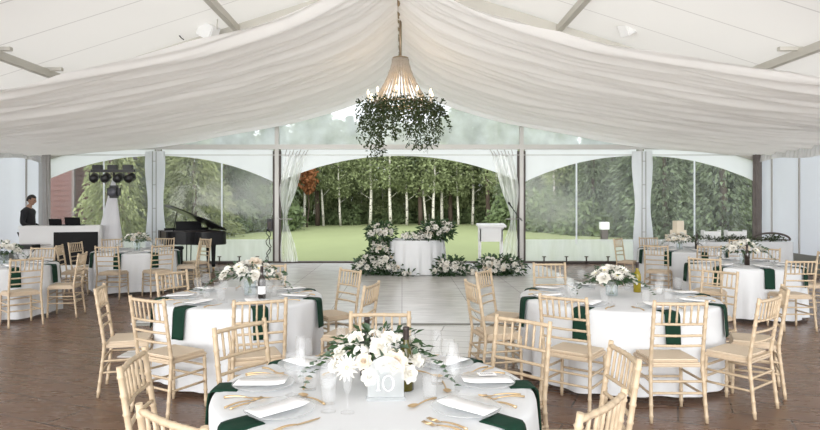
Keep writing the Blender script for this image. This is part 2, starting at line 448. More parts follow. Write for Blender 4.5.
# side walls: vinyl panels with dark seams, skirting and a gathered valance
for s, nm in ((-1, 'left'), (1, 'right')):
    xw = X0 + s * HW; bm = new()
    grid(bm, 60, 8, lambda u, v: Vector((xw + s * (.03 + .02 * math.sin(u * 70)), 7.0 + (YB - 7.03) * u, .42 + 2.72 * v)))
    wl = struct('wall_' + nm, bm, 'wallv')
    for y in [YB - .75 - 1.15 * q for q in range(8)]:
        bm = new(); box(bm, xw - s * .02 - .015, xw - s * .02 + .015, y - .022, y + .022, .42, 3.1); struct('seam_strip', bm, 'seam', wl)
    bm = new()
    def f(u, v):
        y = 7.0 + (YB - 7.15) * u; z = 3.14 - (.30 + .04 * math.sin(y * 2.6)) * v
        return Vector((xw - s * (.05 + .05 * v * (.6 + .4 * math.sin(y * 46 + 2 * math.sin(y * 7)))), y, z))
    grid(bm, 420, 4, f); struct('valance', bm, 'valance', wl)
    bm = new(); box(bm, min(xw, xw + s * .1), max(xw, xw + s * .1), 7.0, YB - .03, 0, .42); struct('baseboard_' + nm, bm, 'skirting')
    # bunched corner drape beside the last post
    bm = new()
    def f(u, v):
        a = 2 * PI * u
        r = .095 + .03 * math.cos(7 * a + 4 * v)
        return Vector((xw - s * (.30 if s < 0 else .16) + s * .02 + r * math.cos(a), YB - .28 + .6 * r * math.sin(a), .03 + 3.05 * v))
    grid(bm, 42, 12, f, closeu=True)
    tag(obj('corner_curtain', bm, 'seam' if s < 0 else 'greydark'), 'bunched grey curtain hanging in the %s' % ('corner behind the man' if s < 0 else 'corner behind the long garland table'), 'curtain')

# pleated ceiling drape, one cloth each side of the ridge
DP = [(0, 5.30), (.5, 4.98), (1.05, 4.70), (1.6, 4.48), (2.35, 4.24), (3.0, 4.05), (4.3, 3.78), (5.8, 3.50), (8, 3.24), (10.05, 3.08)]
def drape_z(x):
    x = abs(x)
    for i in range(len(DP) - 1):
        if x <= DP[i + 1][0]:
            p0 = DP[max(i - 1, 0)]; p1 = DP[i]; p2 = DP[i + 1]; p3 = DP[min(i + 2, len(DP) - 1)]
            t = (x - p1[0]) / (p2[0] - p1[0])
            m1 = (p2[1] - p0[1]) / (p2[0] - p0[0]) * (p2[0] - p1[0]); m2 = (p3[1] - p1[1]) / (p3[0] - p1[0]) * (p2[0] - p1[0])
            return (2 * t**3 - 3 * t**2 + 1) * p1[1] + (t**3 - 2 * t**2 + t) * m1 + (-2 * t**3 + 3 * t**2) * p2[1] + (t**3 - t**2) * m2
    return DP[-1][1]
rnd = random.Random(4)
WV = [(rnd.uniform(.18, .30), rnd.uniform(.032, .05), rnd.uniform(0, 6), rnd.uniform(-.10, .10)) for _ in range(3)] + \
     [(rnd.uniform(.36, .85), rnd.uniform(.085, .15), rnd.uniform(0, 6), rnd.uniform(-.16, .16)) for _ in range(5)]
def pleat(x, y):
    h = 0
    for wl, a, ph, sl in WV:
        h -= a * (abs(math.sin(PI * (y + sl * x * .35) / wl + ph + .35 * math.sin(x * .7 + ph))) ** .8 - .5)
    return h
YD0 = 9.0
bm = new(); tube(bm, [(X0 + .02, YD0 + .02, 5.27), (X0 + .02, YB - .3, 5.27)], .026, 8)
tag(obj('ridge_cord', bm, 'iron'), 'brown cord running along the gathered ridge of the white ceiling drapes', 'cord')
for s, nm in ((-1, 'left'), (1, 'right')):
    bm = new()
    def f(u, v):
        x = s * 10.02 * u ** 1.25; y = YD0 + (YB - .2 - YD0) * v
        y += .12 * math.sin(x * .8 + 1) * (1 - v) 
        e = min(1, u * 9)                             # gathered flat at the ridge
        z = drape_z(x) + pleat(x * s, y) * (.30 + .70 * e) * (1 - .45 * u) + (.10 * s * u if v < .4 else .10 * s * u * (1 - v) / .6)
        return Vector((X0 + x, y, z))
    grid(bm, 60, 460, f)
    o = obj('ceiling_drape', bm, 'drape')
    tag(o, 'white pleated ceiling drape swagged from the ridge to the %s eave' % nm, 'drape', 'pleated ceiling drapes')

# ---------------------------------------------------------------- chairs
def post_way(s):      # rear post: foot splayed back, raked back above the seat
    return (s * .212, -.235, 0), [(s * .198, -.185, .44)], (s * .197, -.260, .940)
def back_y(z): return -.185 - .075 * (z - .44) / .50
def make_chair():
    t = thing('spindle_chair', 'x', 'chair', group='pale wooden spindle chairs')
    bm = new(); box(bm, -.205, .205, -.20, .175, .415, .45)
    for v in bm.verts:
        if v.co.y < 0: v.co.x *= .95
    rounded(bm, .012, 2); obj('seat', bm, 'seat', t)
    bm = new(); box(bm, -.19, .19, -.165, .165, .45, .470); rounded(bm, .01, 3); obj('seat_pad', bm, 'pad', t)
    for s in (-1, 1):
        bm = new(); bamboo(bm, (s * .196, .165, 0), (s * .186, .155, .43), .0145); obj('leg', bm, 'wood', t)
    for s in (-1, 1):
        a, mid, b = post_way(s)
        bm = new(); bamboo(bm, a, b, .0148, mid=mid); obj('back_post', bm, 'wood', t)
    def rail(name, z, r):
        bm = new(); bamboo(bm, (-.192, back_y(z), z), (.192, back_y(z), z), r, step=.064, bump=1.2, mid=[(0, back_y(z) - .018, z)]); obj(name, bm, 'wood', t)
    rail('top_rail', .913, .0130)
    for z in (.755, .665, .585): rail('back_rail', z, .0100)
    for i in range(6):
        x = -.135 + .054 * i; dy = -.016 * (1 - (x / .19) ** 2)
        bm = new(); bamboo(bm, (x, back_y(.755) + dy, .755), (x, back_y(.925) + dy, .913), .0080, step=.07, bump=1.25, n=6); obj('spindle', bm, 'wood', t)
    def st(a, b): bm = new(); bamboo(bm, a, b, .0098, step=.1, bump=1.22, n=6); obj('stretcher', bm, 'wood', t)
    for s in (-1, 1):
        for z in (.31, .21): st((s * .203, -.205, z), (s * .192, .160, z))
    for z in (.34, .25):
        st((-.19, .159, z), (.19, .159, z)); st((-.20, -.203, z - .03), (.20, -.203, z - .03))
    return t
CHAIR = make_chair(); remember(CHAIR)
chair_used = [False]
def chair(rx, ry, fx, fy, label):
    """rx, ry: floor point midway between the back posts' tops; fx, fy: the way the sitter looks"""
    L = math.hypot(fx, fy); fx /= L; fy /= L
    loc = (rx + fx * .235, ry + fy * .235, 0); rz = math.atan2(-fx, fy)
    if not chair_used[0]:
        chair_used[0] = True; c = CHAIR; c.location = loc; c.rotation_euler = (0, 0, rz)
    else: c = copy_tree(CHAIR, None, loc, rz)
    c['label'] = label
T10 = (-.135, 3.07); TL = (-1.59, 6.13); TR = (2.12, 6.12); TA = (-6.05, 9.3); TB = (-5.17, 12.05); TC = (5.17, 9.4); TD = (5.58, 12.4)
W = 'pale spindle chair '
for a in (
    # round the foreground table
    (-.15, 4.20, 0, -1, W + 'behind the bouquet of the foreground number table'),
    (.76, 3.97, -.68, -.73, W + 'at the far right of the foreground table, beside the dance floor'),
    (1.095, 3.12, -1, 0, W + 'right of the foreground table, higher of two cut by bottom edge'),
    (.735, 2.33, -.75, .66, W + 'nearest camera right of the foreground table, lower of the two cut off'),
    (-.79, 2.17, .6, .8, W + 'in the bottom left corner, only its top rail in view'),
    (-1.27, 2.98, .99, .13, W + 'turned sideways left of the foreground table, cut by the bottom edge'),
    (-.975, 3.80, .83, -.56, W + 'at the far left of the foreground table, overlapping another chair'),
    # round the middle-left table
    (-1.1, 4.80, -.36, .93, W + 'in front of the dark wine bottle, back to camera'),
    (-1.99, 4.88, .5, .87, W + 'back to camera at left corner of the middle left table'),
    (-2.68, 5.55, .96, .27, W + 'in profile on brown tiles left of the middle left table'),
    (-2.49, 6.75, .86, -.5, W + 'at the far left side of the middle left table'),
    (-1.62, 7.55, 0, -1, W + 'half hidden behind the white flowers of the middle left table'),
    (-.60, 6.98, -.77, -.64, W + 'at the far right of the middle left table, before sweetheart table'),
    (-.30, 5.74, -1, .3, W + 'at the right side of the middle left table, above the foreground bouquet'),
    # round the middle-right table
    (1.30, 4.98, .62, .78, W + 'back to camera at the front left of the middle right table'),
    (2.11, 4.72, 0, 1, W + 'seen square from behind in front of the middle right table'),
    (2.90, 4.93, -.62, .79, W + 'in three-quarter view at the front right of the middle right table'),
    (3.36, 5.48, -.9, .42, W + 'mostly hidden behind the three-quarter chair at right'),
    (3.50, 6.85, -.84, -.54, W + 'at the far right side of the middle right table, by yellow bottle'),
    (1.84, 7.72, .05, -1, W + 'facing camera at the far side of the middle right table'),
    (.68, 5.86, .98, .2, W + 'in profile at the left side of the middle right table'),
    (.92, 6.85, .86, -.51, W + 'just behind the profile chair left of the middle right table'),
    # far-left edge table
    (-5.12, 8.45, -.76, .65, W + 'back to camera at the far left edge table'),
    (-6.1, 10.52, .05, -1, W + 'facing camera behind the far left edge table'),
    (-4.84, 9.35, -.98, -.2, W + 'in profile right of the far left edge table'),
    (-6.28, 11.95, .99, -.12, W + 'in profile at left of the table by the piano, farther of two'),
    (-6.12, 11.12, .97, .25, W + 'before the black booth screen, nearer of two in profile'),
    # table before the piano
    (-5.15, 10.83, 0, 1, W + 'back to camera at the front left of the table by the piano'),
    (-4.31, 11.16, -.72, .70, W + 'back to camera at the front right of the table by the piano'),
    (-5.15, 13.45, 0, -1, W + 'facing camera behind the table by the piano, just before keyboard'),
    (-6.15, 13.15, .66, -.75, W + 'facing camera in front of the white light stand scrim'),
    (-4.0, 12.25, -.97, -.2, W + 'in profile right of the table by the piano, nearer of two'),
    (-4.2, 13.2, -.62, -.78, W + 'just in front of the piano legs, farther of two'),
    # right back table
    (4.15, 8.5, .62, .78, W + 'back to camera at the front left of the right back table'),
    (5.22, 8.12, 0, 1, W + 'back to camera at the front of the right back table'),
    (6.42, 9.4, -1, 0, W + 'at the right edge, cut off, beside the right back table'),
    (6.08, 10.35, -.7, -.7, W + 'behind the right back table, just under the wall panels'),
    # table before the cake
    (4.55, 11.1, .55, .83, W + 'back to camera at the front left of the table by the cake'),
    (5.42, 10.95, .1, 1, W + 'back to camera at the front right of the table by the cake'),
    (5.45, 13.7, 0, -1, W + 'facing camera behind the table by the cake'),
    (4.65, 13.3, .72, -.69, W + 'in profile against the lawn window left of the cake'),
    (7.0, 12.9, 0, 1, W + 'back to camera in front of the long garland table'),
): chair(*a)

# ---------------------------------------------------------------- round tables in floor-length cloths
TZ = .762
def cloth(c, r, label, seed):
    rn = random.Random(seed); n = rn.choice((13, 14, 15)); ph = rn.uniform(0, 6); ph2 = rn.uniform(0, 6)
    bm = new(); nu = 150
    prof = [(0, TZ), (.4, TZ), (.75, TZ), (.93, TZ), (.975, TZ - .004), (.993, TZ - .014), (1.0, TZ - .03)] + [(1 + .012 * i / 12, TZ - .03 - (TZ - .085) * i / 12) for i in range(1, 13)]
    rings = []
    for q, (k, z) in enumerate(prof):
        d = max(0, (TZ - .03 - z) / TZ)
        ring = []
        for i in range(nu):
            a = 2 * PI * i / nu
            f = math.cos(n * a + ph + .6 * math.sin(3 * a + ph2))
            f = f * .6 + .4 * math.cos((n * 2 - 3) * a + ph2)
            rr = r * k + (+.038 * f * min(1, d * 1.3) + .012 * d) 
            zz = z + (.012 * math.sin(5 * a + ph) if q == len(prof) - 1 else 0)
            ring.append(bm.verts.new((rr * math.cos(a), rr * math.sin(a), zz)))
        rings.append(ring)
    for a, b in zip(rings, rings[1:]):
        for i in range(nu):
            if a is rings[0]: continue
            f = bm.faces.new((a[i], a[(i + 1) % nu], b[(i + 1) % nu], b[i])); f.smooth = True
    bm.faces.new(rings[1]); bmesh.ops.delete(bm, geom=rings[0], context='VERTS')
    return tag(obj('tablecloth', bm, 'cloth', None, (c[0], c[1], 0)), label, 'tablecloth', 'floor-length round tablecloths')

# place-setting pieces, one mesh of each kind
def me_plate():
    bm = new(); lathe(bm, [(0, .003), (.085, .003), (.095, .006), (.150, .016), (.153, .019), (.149, .019), (.096, .010), (.085, .0075), (0, .0075)], 36); return mesh('plate', bm, 'china')
def me_napkin(r):
    """velvet napkin laid from under the plate and hanging over the table edge; local +X points outwards from the table centre"""
    bm = new(); pts = []
    for i in range(9): pts.append((r - .12 + (.10) * i / 8, TZ + .004))
    pts += [(r + .008, TZ + .002), (r + .022, TZ - .012), (r + .028, TZ - .035)]
    for i in range(1, 9): pts.append((r + .029 + .016 * i / 8, TZ - .035 - .235 * i / 8))
    n = len(pts) - 1
    def f(u, v):
        i = u * n; a = pts[int(round(i))]; y = (v - .5) * .142
        return Vector((a[0] - (y * y) / (2 * r) * (1 if a[0] > r - .1 else 0), y * (1 - .06 * u), a[1] + .0015 * math.sin(v * 9 + u * 5)))
    grid(bm, n, 6, f)
    me = mesh('napkin', bm, 'green')
    bm = new(); bm.from_mesh(me); bmesh.ops.solidify(bm, geom=list(bm.faces), thickness=.005); bm.to_mesh(me); bm.free()
    return me
def me_card():
    bm = new(); grid(bm, 8, 2, lambda u, v: Vector(((u - .5) * .25, (v - .5) * .125, .0005 + .010 * (max(0, u - .7) / .3) ** 2)), True)
    me = mesh('menu_card', bm, 'paper'); bm = new(); bm.from_mesh(me); bmesh.ops.solidify(bm, geom=list(bm.faces), thickness=.002); bm.to_mesh(me); bm.free(); return me
def handle(bm, y0, y1, w=.0046):
    pts = [(0, y0 + (y1 - y0) * i / 8, .006 + .006 * math.sin(PI * i / 8)) for i in range(9)]
    tube(bm, pts, [w * (1.15 - .5 * i / 8) for i in range(9)], 8)
def me_fork():
    bm = new(); handle(bm, -.10, .03)
    grid(bm, 6, 4, lambda u, v: Vector(((v - .5) * (.010 + .015 * min(1, u * 2)), .03 + .032 * u, .006 - .004 * math.sin(PI * u))))
    for k in range(4): tube(bm, [(-.0095 + k * .0063, .06, .006), (-.0095 + k * .0063, .08, .005), (-.0095 + k * .0063, .102, .008)], [.0021, .002, .0012], 6)
    return mesh('fork', bm, 'gold')
def me_spoon():
    bm = new(); handle(bm, -.10, .04)
    def f(u, v):
        a = 2 * PI * u; r = v
        return Vector((.020 * r * math.cos(a), .066 + .030 * r * math.sin(a), .004 + .009 * r * r))
    grid(bm, 20, 5, f, closeu=True); return mesh('spoon', bm, 'gold')
def me_knife():
    bm = new(); handle(bm, -.11, 0, .0055)
    prism(bm, [(-.004, 0), (.007, 0), (.0085, .05), (.007, .105), (-.002, .122), (-.004, .10)], .004, .0065); return mesh('knife', bm, 'gold')
def me_wine():
    bm = new(); lathe(bm, [(0, .0), (.034, .001), (.034, .003), (.006, .008), (.0042, .02), (.004, .085), (.008, .095), (.030, .115), (.039, .145), (.038, .175), (.032, .205), (.0305, .205), (.0365, .175), (.0375, .145), (.029, .117), (.006, .10), (0, .098)], 20); return mesh('wine_glass', bm, 'glass')
def me_tumbler():
    bm = new(); lathe(bm, [(0, 0), (.031, 0), (.035, .05), (.039, .115), (.0375, .115), (.033, .05), (.029, .008), (0, .008)], 20); return mesh('tumbler', bm, 'glass')
def me_flute():
    bm = new(); lathe(bm, [(0, 0), (.031, .001), (.031, .003), (.005, .008), (.004, .02), (.004, .075), (.014, .095), (.024, .15), (.026, .19), (.023, .235), (.0218, .235), (.0245, .19), (.0225, .15), (.012, .10), (0, .088)], 20); return mesh('champagne_flute', bm, 'glass')
ME = dict(plate=me_plate(), card=me_card(), fork=me_fork(), spoon=me_spoon(), knife=me_knife(), wine=me_wine(), tumbler=me_tumbler(), flute=me_flute())
NAPS = {}
def setting(c, r, deg, where, full=2):
    """one place setting; where reads like 'at the back left of the foreground table'"""
    a = math.radians(deg); ca, sa = math.cos(a), math.sin(a)
    def P(rr, t): return (c[0] + rr * ca - t * sa, c[1] + rr * sa + t * ca)
    def add(nm, key, rr, t, z, rot, lab, cat, grp):
        p = P(rr, t); o = put(nm, key if not isinstance(key, str) else ME[key], None, (p[0], p[1], z), (0, 0, a + rot)); tag(o, lab + ' ' + where, cat, grp)
        return o
    if r not in NAPS: NAPS[r] = me_napkin(r)
    o = put('napkin', NAPS[r], None, (c[0], c[1], 0), (0, 0, a)); tag(o, 'dark green velvet napkin ' + where, 'napkin', 'green velvet napkins')
    rp = r - .235
    add('plate', 'plate', rp, 0, TZ + .008, 0, 'pale round plate lying', 'plate', 'pale dinner plates')
    add('menu_card', 'card', rp + .01, 0, TZ + .028, PI, 'white menu card on the plate', 'card', 'white menu cards')
    # the diner sits outside looking in: on the diner's left (t < 0 seen from outside) lie the forks
    add('wine_glass', 'wine', r - .40, .13, TZ + .001, 0, 'clear wine glass set', 'glass', 'wine glasses')
    if full == 0: return
    add('tumbler', 'tumbler', r - .47, .04, TZ + .001, 0, 'clear water tumbler set', 'glass', 'water tumblers')
    add('fork', 'fork', r - .20, -.185, TZ + .001, PI / 2, 'gold dinner fork beside the plate', 'fork', 'gold dinner forks')
    add('knife', 'knife', r - .20, .18, TZ + .001, PI / 2, 'gold dinner knife beside the plate', 'knife', 'gold dinner knives')
    if full == 2:
        add('fork', 'fork', r - .19, -.225, TZ + .001, PI / 2 + .08, 'gold salad fork outermost', 'fork', 'gold salad forks')
        add('champagne_flute', 'flute', r - .45, .20, TZ + .001, 0, 'tall champagne flute set', 'glass', 'champagne flutes')
        add('spoon', 'spoon', r - .44, -.05, TZ + .001, PI, 'gold dessert spoon above the plate', 'spoon', 'gold dessert spoons')
TABLES = [
    (T10, .785, 'white round tablecloth of the foreground number table', 'the foreground number table', 1),
    (TL, .795, 'white round tablecloth of the middle left table with dark bottle', 'the middle left table', 2),
    (TR, .94, 'white round tablecloth of the wide middle right table', 'the middle right table', 3),
    (TA, .80, 'white round tablecloth cut by the left edge of the picture', 'the far left edge table', 4),
    (TB, .80, 'white round tablecloth of the table in front of the piano', 'the table by the piano', 5),
    (TC, .81, 'white round tablecloth of the right back table', 'the right back table', 6),
    (TD, .81, 'white round tablecloth of the back table in front of the cake', 'the table by the cake', 7)]
for c, r, lab, nm, sd in TABLES: cloth(c, r, lab, sd)
def compass(d):
    d %= 360
    return ['right side', 'far right', 'far side', 'far left', 'left side', 'near left', 'near side', 'near right'][int(((d + 22.5) % 360) // 45)]
for d in (90, 46, 4, -41, 180, 137, -136): setting(T10, .785, d, 'at %s of the foreground number table' % compass(d), 2)
for k in range(7): setting(TL, .795, 360 / 7 * k - 64, 'at %s of the middle left table' % compass(360 / 7 * k - 64), 1)
for k in range(8): setting(TR, .94, 45 * k + 8, 'at %s of the middle right table' % compass(45 * k + 8), 1)
for k in (0, 1, 6, 7): setting(TA, .80, 45 * k + 2, 'at %s of the far left edge table' % compass(45 * k + 2), 0)
for k in range(8): setting(TB, .80, 45 * k + 1, 'at %s of the table by the piano' % compass(45 * k + 1), 0)
for k in range(8): setting(TC, .81, 45 * k - 6, 'at %s of the right back table' % compass(45 * k - 6), 0)
for k in range(8): setting(TD, .81, 45 * k + 5, 'at %s of the table by the cake' % compass(45 * k + 5), 0)

# bottles
def bottle(x, y, glassm, label, lab_m=None, z=TZ):
    t = thing('wine_bottle', label, 'bottle', (x, y, z + .001), 0, 'wine bottles')
    bm = new(); lathe(bm, [(0, .004), (.030, 0), (.0375, .005), (.0375, .165), (.034, .19), (.018, .222), (.0145, .235), (.0140, .296), (.0155, .298), (.0155, .306), (.013, .308), (0, .308)], 24); obj('body', bm, glassm, t)
    bm = new(); lathe(bm, [(.0148, .248), (.0152, .25), (.0152, .294), (.0165, .297), (.0165, .307), (.012, .310), (0, .310)], 16); obj('capsule', bm, 'capsule', t)
    if lab_m:
        bm = new(); grid(bm, 14, 1, lambda u, v: Vector((.0382 * math.cos(-PI * 1.0 * u - 0), .0382 * math.sin(-PI * 1.0 * u), .045 + .075 * v))); o = obj('paper_label', bm, lab_m, t)
    return t
bottle(.02, 3.02, 'bgreen', 'olive green wine bottle right of the number sign', None)
bottle(-.185, 3.27, 'bdark', 'dark wine bottle whose neck shows behind the foreground bouquet')
bottle(-1.345, 5.95, 'bdark', 'dark wine bottle with a white label on the middle left table', 'paper')
bottle(2.42, 6.38, 'byel', 'yellow green wine bottle on the middle right table')
bottle(-5.92, 9.05, 'bdark', 'dark wine bottle at the left picture edge', 'paper')
bottle(5.12, 9.2, 'bdark', 'brown wine bottle among the flowers of the right back table')
bottle(5.85, 12.3, 'bdark', 'brown wine bottle beside the flowers of the table by the cake')

# acrylic table number
t = thing('table_number', 'frosted arched acrylic sign with a white table number 10', 'sign', (-.075, 2.87, TZ + .002), .04); t.scale = (.95, .95, .95)
bm = new(); pts = [(-.088, .012), (.088, .012)] + [(.088 * math.cos(PI * i / 16), .125 + .088 * math.sin(PI * i / 16)) for i in range(17)]
prism(bm, pts, -.003, .003, Matrix.Rotation(PI / 2, 4, 'X')); obj('panel', bm, 'frost', t)
bm = new(); box(bm, -.095, .095, -.022, .022, 0, .014); rounded(bm, .003); obj('stand', bm, 'frost', t)
bm = new()
box(bm, -.041, -.033, -.0048, -.0032, .045, .117); box(bm, -.047, -.027, -.0048, -.0032, .045, .048); prism(bm, [(-.041, .117), (-.050, .108), (-.049, .105), (-.041, .108)], .0032, .0048, Matrix.Rotation(PI / 2, 4, 'X'))
def f(u, v):
    a = 2 * PI * u; th = .0032 + .0042 * abs(math.cos(a)); k = (1 if v > .5 else 0)
    rx, rz = .026 + (th / 2 if k else -th / 2), .037 + (.0016 if k else -.0016)
    return Vector((.012 + rx * math.cos(a), -.0046, .081 + rz * math.sin(a)))
grid(bm, 40, 1, f, closeu=True); obj('numeral', bm, 'numeral', t)
# place card with a written squiggle
t = thing('place_card', 'small white place card with black script at right of the foreground table', 'card', (.435, 3.18, TZ + .036), .12)
bm = new(); box(bm, -.045, .045, -.028, .028, 0, .0012); obj('card', bm, 'paper', t)
bm = new(); tube(bm, [(-.034 + .0017 * i, .007 * math.sin(i * 1.1) * (1.2 if i < 6 else .7), .0016) for i in range(40)], .0011, 4); obj('script', bm, 'ink', t)

# ---------------------------------------------------------------- flowers
def petal(bm, mtx, L, Wd, curl, cup, nu=3, nv=2):
    def f(u, v):
        w_ = Wd * math.sin(PI * (.12 + .80 * u)) * (v - .5) * 2
        return mtx @ Vector((w_, L * u, curl * u * u + cup * (2 * v - 1) ** 2 * L * .35))
    grid(bm, nu, nv, f)
def me_rose(m):
    bm = new()
    for n, tilt, L, Wd, r0 in ((3, 82, .55, .30, .05), (4, 70, .66, .36, .10), (5, 52, .74, .40, .14), (6, 32, .82, .42, .16), (7, 10, .86, .42, .16)):
        for i in range(n):
            a = 2 * PI * i / n + tilt
            mt = Matrix.Rotation(a, 4, 'Z') @ Matrix.Translation((0, r0, .12)) @ Matrix.Rotation(math.radians(tilt), 4, 'X')
            petal(bm, mt, L, Wd, -.18 if tilt < 60 else .0, .5)
    return mesh('rose', bm, m)
def me_daisy():
    bm = new()
    for n, tilt, L in ((15, 12, .98), (13, 30, .85), (9, 52, .62)):
        for i in range(n):
            mt = Matrix.Rotation(2 * PI * i / n + tilt, 4, 'Z') @ Matrix.Translation((0, .10, .10)) @ Matrix.Rotation(math.radians(tilt), 4, 'X')
            petal(bm, mt, L, .13, -.10, .3)
    me = mesh('chrysanthemum', bm, ['petal', 'eye'])
    bm = new(); bm.from_mesh(me); k = len(bm.faces); lathe(bm, [(.20, .16), (.19, .26), (.12, .33), (0, .35)], 12)
    for i, f in enumerate(bm.faces):
        if i >= k: f.material_index = 1
    bm.to_mesh(me); bm.free(); return me
def me_hydrangea():
    bm = new(); rn = random.Random(3)
    for i in range(46):
        z = rn.uniform(-.15, 1); a = rn.uniform(0, 2 * PI); d = Vector((math.sqrt(1 - z * z) * math.cos(a), math.sqrt(1 - z * z) * math.sin(a), z))
        q = d.to_track_quat('Z', 'Y').to_matrix().to_4x4()
        for k in range(4):
            mt = Matrix.Translation(d * .75 + Vector((0, 0, .25))) @ q @ Matrix.Rotation(k * PI / 2 + i, 4, 'Z')
            petal(bm, mt, .26, .13, -.03, .2, 2, 2)
    return mesh('hydrangea', bm, 'petal')
FL = dict(rose=me_rose('petal'), blush=me_rose('petal2'), chrysanthemum=me_daisy(), hydrangea=me_hydrangea())
def leafq(bm, p, d, L, Wd, roll, fold=.25, droop=.2):
    d = d.normalized(); s = d.cross(Vector((0, 0, 1)))
    if s.length < 1e-3: s = Vector((1, 0, 0))
    s.normalize(); s = Matrix.Rotation(roll, 3, d) @ s; n = s.cross(d)
    m1 = p + d * L * .5
    a = bm.verts.new(p); b = bm.verts.new(m1 + s * Wd + n * fold * Wd); c = bm.verts.new(p + d * L - n * droop * L * .5 if False else p + d * L - Vector((0, 0, droop * L * .5))); e = bm.verts.new(m1 - s * Wd + n * fold * Wd)
    bm.faces.new((a, b, c)); bm.faces.new((a, c, e))
def rdir(rn, up=0.0):
    z = rn.uniform(-1, 1); a = rn.uniform(0, 2 * PI); q = math.sqrt(max(0, 1 - z * z))
    return Vector((q * math.cos(a), q * math.sin(a), z + up))
def bloom(parent, kind, p, d, s, name=None):
    q = Vector(d).to_track_quat('Z', 'Y').to_euler()
    nm = {'blush': 'rose'}.get(kind, kind)
    return put(name or nm, FL[kind], parent, p, q, s)
def centrepiece(x, y, label, seed, wx=.26, n=13, nl=150, vz=.14, hero=False, trail=True):
    rn = random.Random(seed); t = thing('flower_arrangement', label, 'flowers', (x, y, TZ + .001), 0, 'white flower centrepieces')
    bm = new(); lathe(bm, [(0, 0), (.055, 0), (.058, .01), (.060, vz), (.056, vz), (.054, .012), (0, .012)], 24); obj('vase', bm, 'vaseg', t)
    bm = new()
    for i in range(12):
        a = i * 2.4; tube(bm, [(.02 * math.cos(a), .02 * math.sin(a), .014), (-.03 * math.cos(a), -.03 * math.sin(a), vz + .03)], .003, 5)
    obj('stem', bm, 'stem', t)
    for lm, cnt, L, Wd in (('leaf', int(nl * .7), .062, .014), ('euca', nl // 2, .05, .019)):
        bm = new()
        for i in range(cnt):
            d = rdir(rn, .25); d.normalize(); k = rn.uniform(.45, 1.05)
            p = Vector((d.x * wx * k * .95, d.y * wx * .75 * k, vz + .06 + max(-.05, d.z) * (.08 if hero else .12) * k))
            leafq(bm, p, Vector((d.x, d.y, d.z * (.3 if hero else .6) + rn.uniform(-.5, .3))), L * rn.uniform(.7, 1.3), Wd * rn.uniform(.8, 1.2), rn.uniform(-1, 1))
        if trail:
            for s in (-1, 1):
                a = rn.uniform(-.5, .1) if s > 0 else PI + rn.uniform(0, .5)
                for i in range(14):
                    q = i / 13; p = Vector((math.cos(a) * (wx * .7 + .22 * q), math.sin(a) * (wx * .6 + .1 * q), vz + .05 - (vz + .02) * q * q * (1.1 if lm == 'leaf' else .8)))
                    p.z = max(p.z, .015)
                    leafq(bm, p, Vector((math.cos(a) + rn.uniform(-.8, .8), math.sin(a) + rn.uniform(-.8, .8), rn.uniform(-.2, .4))), L * .7, Wd * .7, rn.uniform(-1, 1))
        obj('foliage', bm, lm, t)
    if hero:
        spec = [('chrysanthemum', -.145, -.12, .130, .058), ('blush', .085, -.13, .165, .058), ('rose', -.035, -.15, .095, .042), ('rose', .01, -.09, .225, .050), ('hydrangea', -.08, -.06, .19, .05),
                ('rose', .15, -.10, .095, .045), ('rose', .175, -.03, .16, .042), ('rose', -.19, -.02, .185, .04), ('hydrangea', .10, .02, .23, .05), ('hydrangea', -.02, .06, .235, .05), ('rose', .17, .08, .2, .045),
                ('hydrangea', -.14, .06, .215, .05), ('rose', .03, -.15, .155, .038), ('rose', -.22, -.05, .12, .034), ('blush', -.065, -.13, .165, .040), ('rose', .055, -.07, .27, .040), ('rose', -.11, -.02, .255, .042), ('hydrangea', .20, .02, .12, .04)]
        for kind, fx, fy, fz, s in spec: bloom(t, kind, (fx * .95, fy - .045, fz * .9 + .015), Vector((fx, fy - .16, fz - .0)), s * 1.06)
    else:
        for i in range(n):
            a = 2 * PI * i / n * 1.618 * 2.0; k = math.sqrt((i + .5) / n)
            p = Vector((math.cos(a) * wx * .85 * k, math.sin(a) * wx * .6 * k, vz + .045 + .12 * (1 - k * k) + rn.uniform(-.015, .02)))
            kind = rn.choice(('rose', 'rose', 'hydrangea', 'blush', 'rose', 'chrysanthemum'))
            bloom(t, kind, p, Vector((p.x, p.y - .08, .22)), rn.uniform(.050, .074))
    return t
centrepiece(-.115, 3.09, 'white and blush flower arrangement beside the number sign in the foreground', 11, .22, hero=True, nl=150)
centrepiece(-1.52, 6.2, 'white flower arrangement behind the dark bottle on the middle left table', 12, .34, 15, 150)
centrepiece(2.08, 6.15, 'white flower arrangement with eucalyptus on the middle right table', 13, .24, 11, 170, vz=.10)
centrepiece(-6.0, 9.35, 'white flower arrangement cut by the left picture edge', 14, .26, 12, 150)
centrepiece(-5.17, 12.1, 'white and blush flower arrangement on the table by the piano', 15, .27, 13, 170, vz=.15)
centrepiece(5.18, 9.4, 'white flower arrangement with bottle on the right back table', 16, .32, 15, 150, vz=.15)
centrepiece(5.55, 12.4, 'white flower arrangement on the table by the cake', 17, .33, 14, 150, vz=.12)

